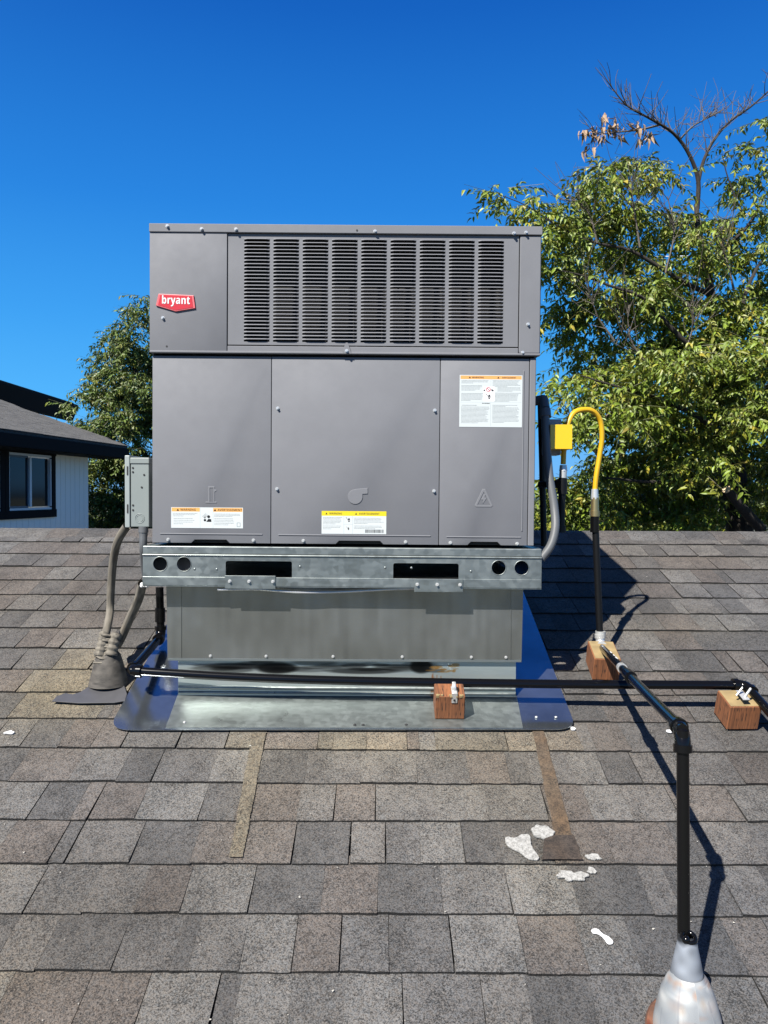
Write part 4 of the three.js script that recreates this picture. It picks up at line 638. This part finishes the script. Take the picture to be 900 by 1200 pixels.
{
  const D = 8.2, base = V(at(862, 600, D).x, -3.2, -D), G = thing('broadleaf_tree', 'tall yellow-green tree behind the ridge with bare twigs at its top right', 'tree', base), P = (x, y, dz = 0) => at(x, y, D + dz).sub(base);
  mesh('trunk', tube([V(0, 0, 0), V(.02, 1.6, 0), P(868, 640), P(860, 560), P(850, 490), P(843, 430)], .2, .11, 40, 10), M.bark, G);
  const br = (pts, r0, r1, m = M.bark, n = 24) => { mesh('branch', tube(pts.map(p => P(...p)), r0, r1, n, 7), m, G); return pts.map(p => P(...p)); };
  br([[843, 430], [838, 380, -.45], [832, 340, -.55], [825, 300, -.5], [818, 270, -.3], [816, 240, -.1]], .062, .024);
  const b1 = br([[817, 245, -.1], [818, 210, -.1], [806, 178, -.15], [789, 156, -.2], [760, 138, -.3], [735, 124, -.3], [715, 100, -.3]], .026, .005);
  const b2 = br([[818, 215, -.1], [824, 190, 0], [836, 165, .1], [856, 142, .2], [880, 125, .2], [906, 102, .2]], .021, .007);
  const b3 = br([[797, 163, -.15], [812, 148, 0], [826, 140, .1], [840, 132, .2]], .011, .003, M.barkPale, 12);
  const b4 = br([[774, 146, -.25], [750, 152, -.3], [722, 155, -.35], [696, 158, -.4]], .012, .003, M.barkPale, 12);
  br([[846, 455], [830, 425, -.6], [800, 398, -.8], [775, 372, -.85], [750, 347, -.9], [715, 335, -.9], [680, 322, -.9], [650, 316, -.8]], .042, .004);
  br([[832, 345, -.5], [800, 330, -.7], [765, 308, -.75], [735, 292, -.8], [700, 285, -.8], [660, 268, -.8], [615, 240, -.7], [585, 228, -.7]], .026, .003);
  br([[829, 310, -.1], [850, 290, .1], [870, 272, .1], [882, 256, .2], [895, 232, .3]], .03, .008);
  br([[843, 425, -.3], [862, 400, -.5], [872, 350, -.5], [884, 320, -.3], [897, 300, .3]], .03, .006);
  br([[856, 520, -.3], [820, 490, -.8], [780, 470, -.9], [730, 455, -1.0], [680, 440, -1.0]], .04, .006);
  br([[862, 570], [820, 560, -.6], [770, 565, -.8], [710, 560, -.9]], .04, .01);
  br([[860, 520], [890, 470, .3], [920, 420, .5], [950, 360, .6]], .05, .012);
  br([[870, 250, .1], [862, 232, .1], [852, 205, .1], [846, 180, .1]], .012, .004);
  const tw = []; { const pts = [[[700, 285], [690, 250], [672, 232]], [[750, 290], [742, 240], [735, 205]], [[780, 320], [790, 270], [782, 230]], [[720, 400], [700, 370], [690, 340]], [[770, 440], [740, 400], [735, 360]], [[860, 340], [850, 300], [838, 275]], [[720, 480], [690, 500], [668, 490]], [[800, 420], [812, 380], [805, 350]]]; for (const q of pts) twigs(q.map(p => P(p[0], p[1], -.9)), .004, tw, 16, .5); for (const q of pts) tw.push(tube(q.map(p => P(p[0], p[1], -.85)), .012, .004, 10, 5)); } twigs(b1, .0045, tw, 60, .30); twigs(b2, .0045, tw, 44, .30); twigs(b3, .0036, tw, 34, .34); twigs(b4, .0036, tw, 24, .28); mesh('bare_twigs', tw, M.barkPale, G);
  const stub = mesh('cut_stub', [tube([P(892, 620, -.6), P(872, 598, -.75), P(852, 574, -.9)], .055, .042, 10, 10)], M.bark, G); mesh('cut_face', rod(P(852.2, 574.4, -.895), P(851, 573, -.904), .040, .040, 14), std({ color: lin(.55, .42, .27), roughness: .9 }), stub);
  const cl = [[584, 226, 10], [600, 232, 14], [618, 245, 20], [640, 258, 22], [662, 268, 26], [640, 290, 24], [700, 215, 24], [728, 198, 24], [757, 190, 22], [780, 212, 22], [690, 250, 32], [735, 240, 34], [775, 255, 32], [812, 268, 26], [700, 290, 34], [750, 290, 36], [800, 300, 34], [840, 300, 26], [868, 178, 16], [882, 200, 18], [858, 215, 16], [892, 148, 13], [880, 245, 22], [865, 280, 24], [890, 300, 22],
    [655, 315, 28], [690, 335, 34], [740, 340, 36], [790, 345, 34], [830, 350, 30], [870, 340, 28], [660, 358, 26], [700, 375, 34], [750, 390, 40], [800, 400, 38], [845, 395, 36], [885, 385, 36], [690, 415, 30], [730, 430, 38], [780, 440, 42], [830, 445, 40], [880, 440, 40], [672, 450, 26], [715, 470, 38], [765, 485, 42], [815, 490, 42], [870, 495, 44], [905, 480, 40],
    [668, 490, 20], [700, 505, 28], [730, 540, 34], [780, 535, 36], [830, 535, 40], [880, 545, 44], [660, 575, 30], [695, 580, 34], [735, 590, 32], [780, 585, 36], [820, 590, 30], [900, 590, 36], [645, 600, 26], [680, 612, 30], [720, 615, 28], [760, 615, 28], [800, 615, 28], [640, 560, 18], [930, 250, 36], [940, 330, 50], [945, 420, 50], [945, 530, 56], [930, 170, 20]].map(([x, y, r]) => [x, y, r * 1.02, rr(-.9, .7) - (y > 420 ? .3 : 0)]);
  foliage(G, cl, D, 118, [.126, .180, .0080], base, 1.0);
  // dry, curled brown leaves hanging on the bare branch
  const dl = [], dm = std({ color: lin(.24, .165, .105), roughness: .8, side: THREE.DoubleSide, vertexColors: false });
  for (const [x, y, n] of [[700, 152, 20], [712, 136, 8], [722, 150, 18], [746, 146, 16], [757, 155, 14], [688, 156, 12], [692, 174, 7]]) for (let i = 0; i < n; i++) { const p = P(x + rr(-9, 9), y + rr(-6, 9), -.35 + rr(-.06, .06)), l = rr(.06, .10); dl.push(leafGeo(l, l * .45, 1.2).rotateX(rr(.3, 2)).rotateY(rr(0, 6.3)).translate(p.x, p.y, p.z)); }
  mesh('dry_leaves', mergeGeometries(dl), dm, G);
}
{
  const D = 11.5, base = V(at(640, 600, D).x, -3.2, -D - .6), G = thing('broadleaf_tree', 'dark leafy tree filling the gaps low behind the tall yellow-green tree', 'tree', base), P = (x, y, dz = 0) => at(x, y, D + dz).sub(base);
  mesh('trunk', tube([V(0, 0, 0), V(.02, 1.6, 0), P(700, 640), P(720, 560), P(735, 500)], .16, .07, 24, 8), M.bark, G);
  mesh('branch', tube([P(720, 560), P(780, 520), P(840, 480)], .07, .02, 16, 7), M.bark, G); mesh('branch', tube([P(722, 550), P(690, 520), P(665, 490)], .05, .02, 16, 7), M.bark, G);
  foliage(G, [[725, 560, 30], [760, 555, 34], [800, 560, 36], [840, 555, 36], [880, 560, 36], [690, 600, 30], [730, 605, 34], [780, 605, 34], [830, 600, 34], [880, 605, 34], [640, 612, 26], [850, 500, 34], [800, 510, 30], [880, 470, 36], [760, 470, 28], [930, 500, 40], [925, 590, 40], [840, 440, 30]].map(([x, y, r]) => [x, y, r, rr(-.6, .6)]), D, 90, [.07, .108, .008], base, 1.2);
}
{
  const D = 15.5, base = V(at(190, 600, D).x, -3.2, -D), G = thing('broadleaf_tree', 'leafy green tree between the pale house and the left side of the air conditioner', 'tree', base), P = (x, y, dz = 0) => at(x, y, D + dz).sub(base);
  mesh('trunk', tube([V(0, 0, 0), V(.02, 1.6, 0), P(192, 600), P(188, 500), P(185, 420)], .17, .06, 24, 8), M.bark, G);
  for (const pts of [[[190, 560], [160, 520], [130, 490], [108, 468]], [[188, 500], [165, 450], [150, 405], [160, 375]], [[188, 520], [215, 470], [225, 420]], [[192, 600], [150, 580], [118, 570]]]) mesh('branch', tube(pts.map(p => P(...p)), .06, .01, 18, 7), M.bark, G);
  foliage(G, [[170, 352, 9], [160, 362, 10], [92, 478, 9], [104, 500, 12], [168, 372, 13], [158, 392, 17], [135, 400, 15], [122, 408, 11], [150, 415, 20], [125, 430, 18], [165, 428, 22], [100, 462, 9], [108, 448, 9], [140, 450, 24], [118, 468, 17], [165, 465, 26], [135, 490, 24], [115, 500, 16], [160, 505, 28], [150, 535, 28], [120, 545, 22], [165, 560, 28], [135, 570, 28], [112, 585, 20], [155, 595, 28], [125, 610, 22], [175, 610, 26], [200, 420, 28], [200, 480, 34], [205, 540, 34], [205, 600, 34], [145, 618, 24], [112, 618, 16]].map(([x, y, r]) => [x, y, r * 1.05, rr(-.7, .7)]), D, 88, [.075, .122, .0085], base, 1.25);
}
tag(mesh('utility_wire', tube([at(660, 303, 16), at(840, 299, 15), at(905, 296, 14.6), at(1100, 284, 13)], .009, .009, 30, 6), M.white), 'thin pale overhead wire crossing behind the right tree', 'wire');

renderer.render(scene, camera);
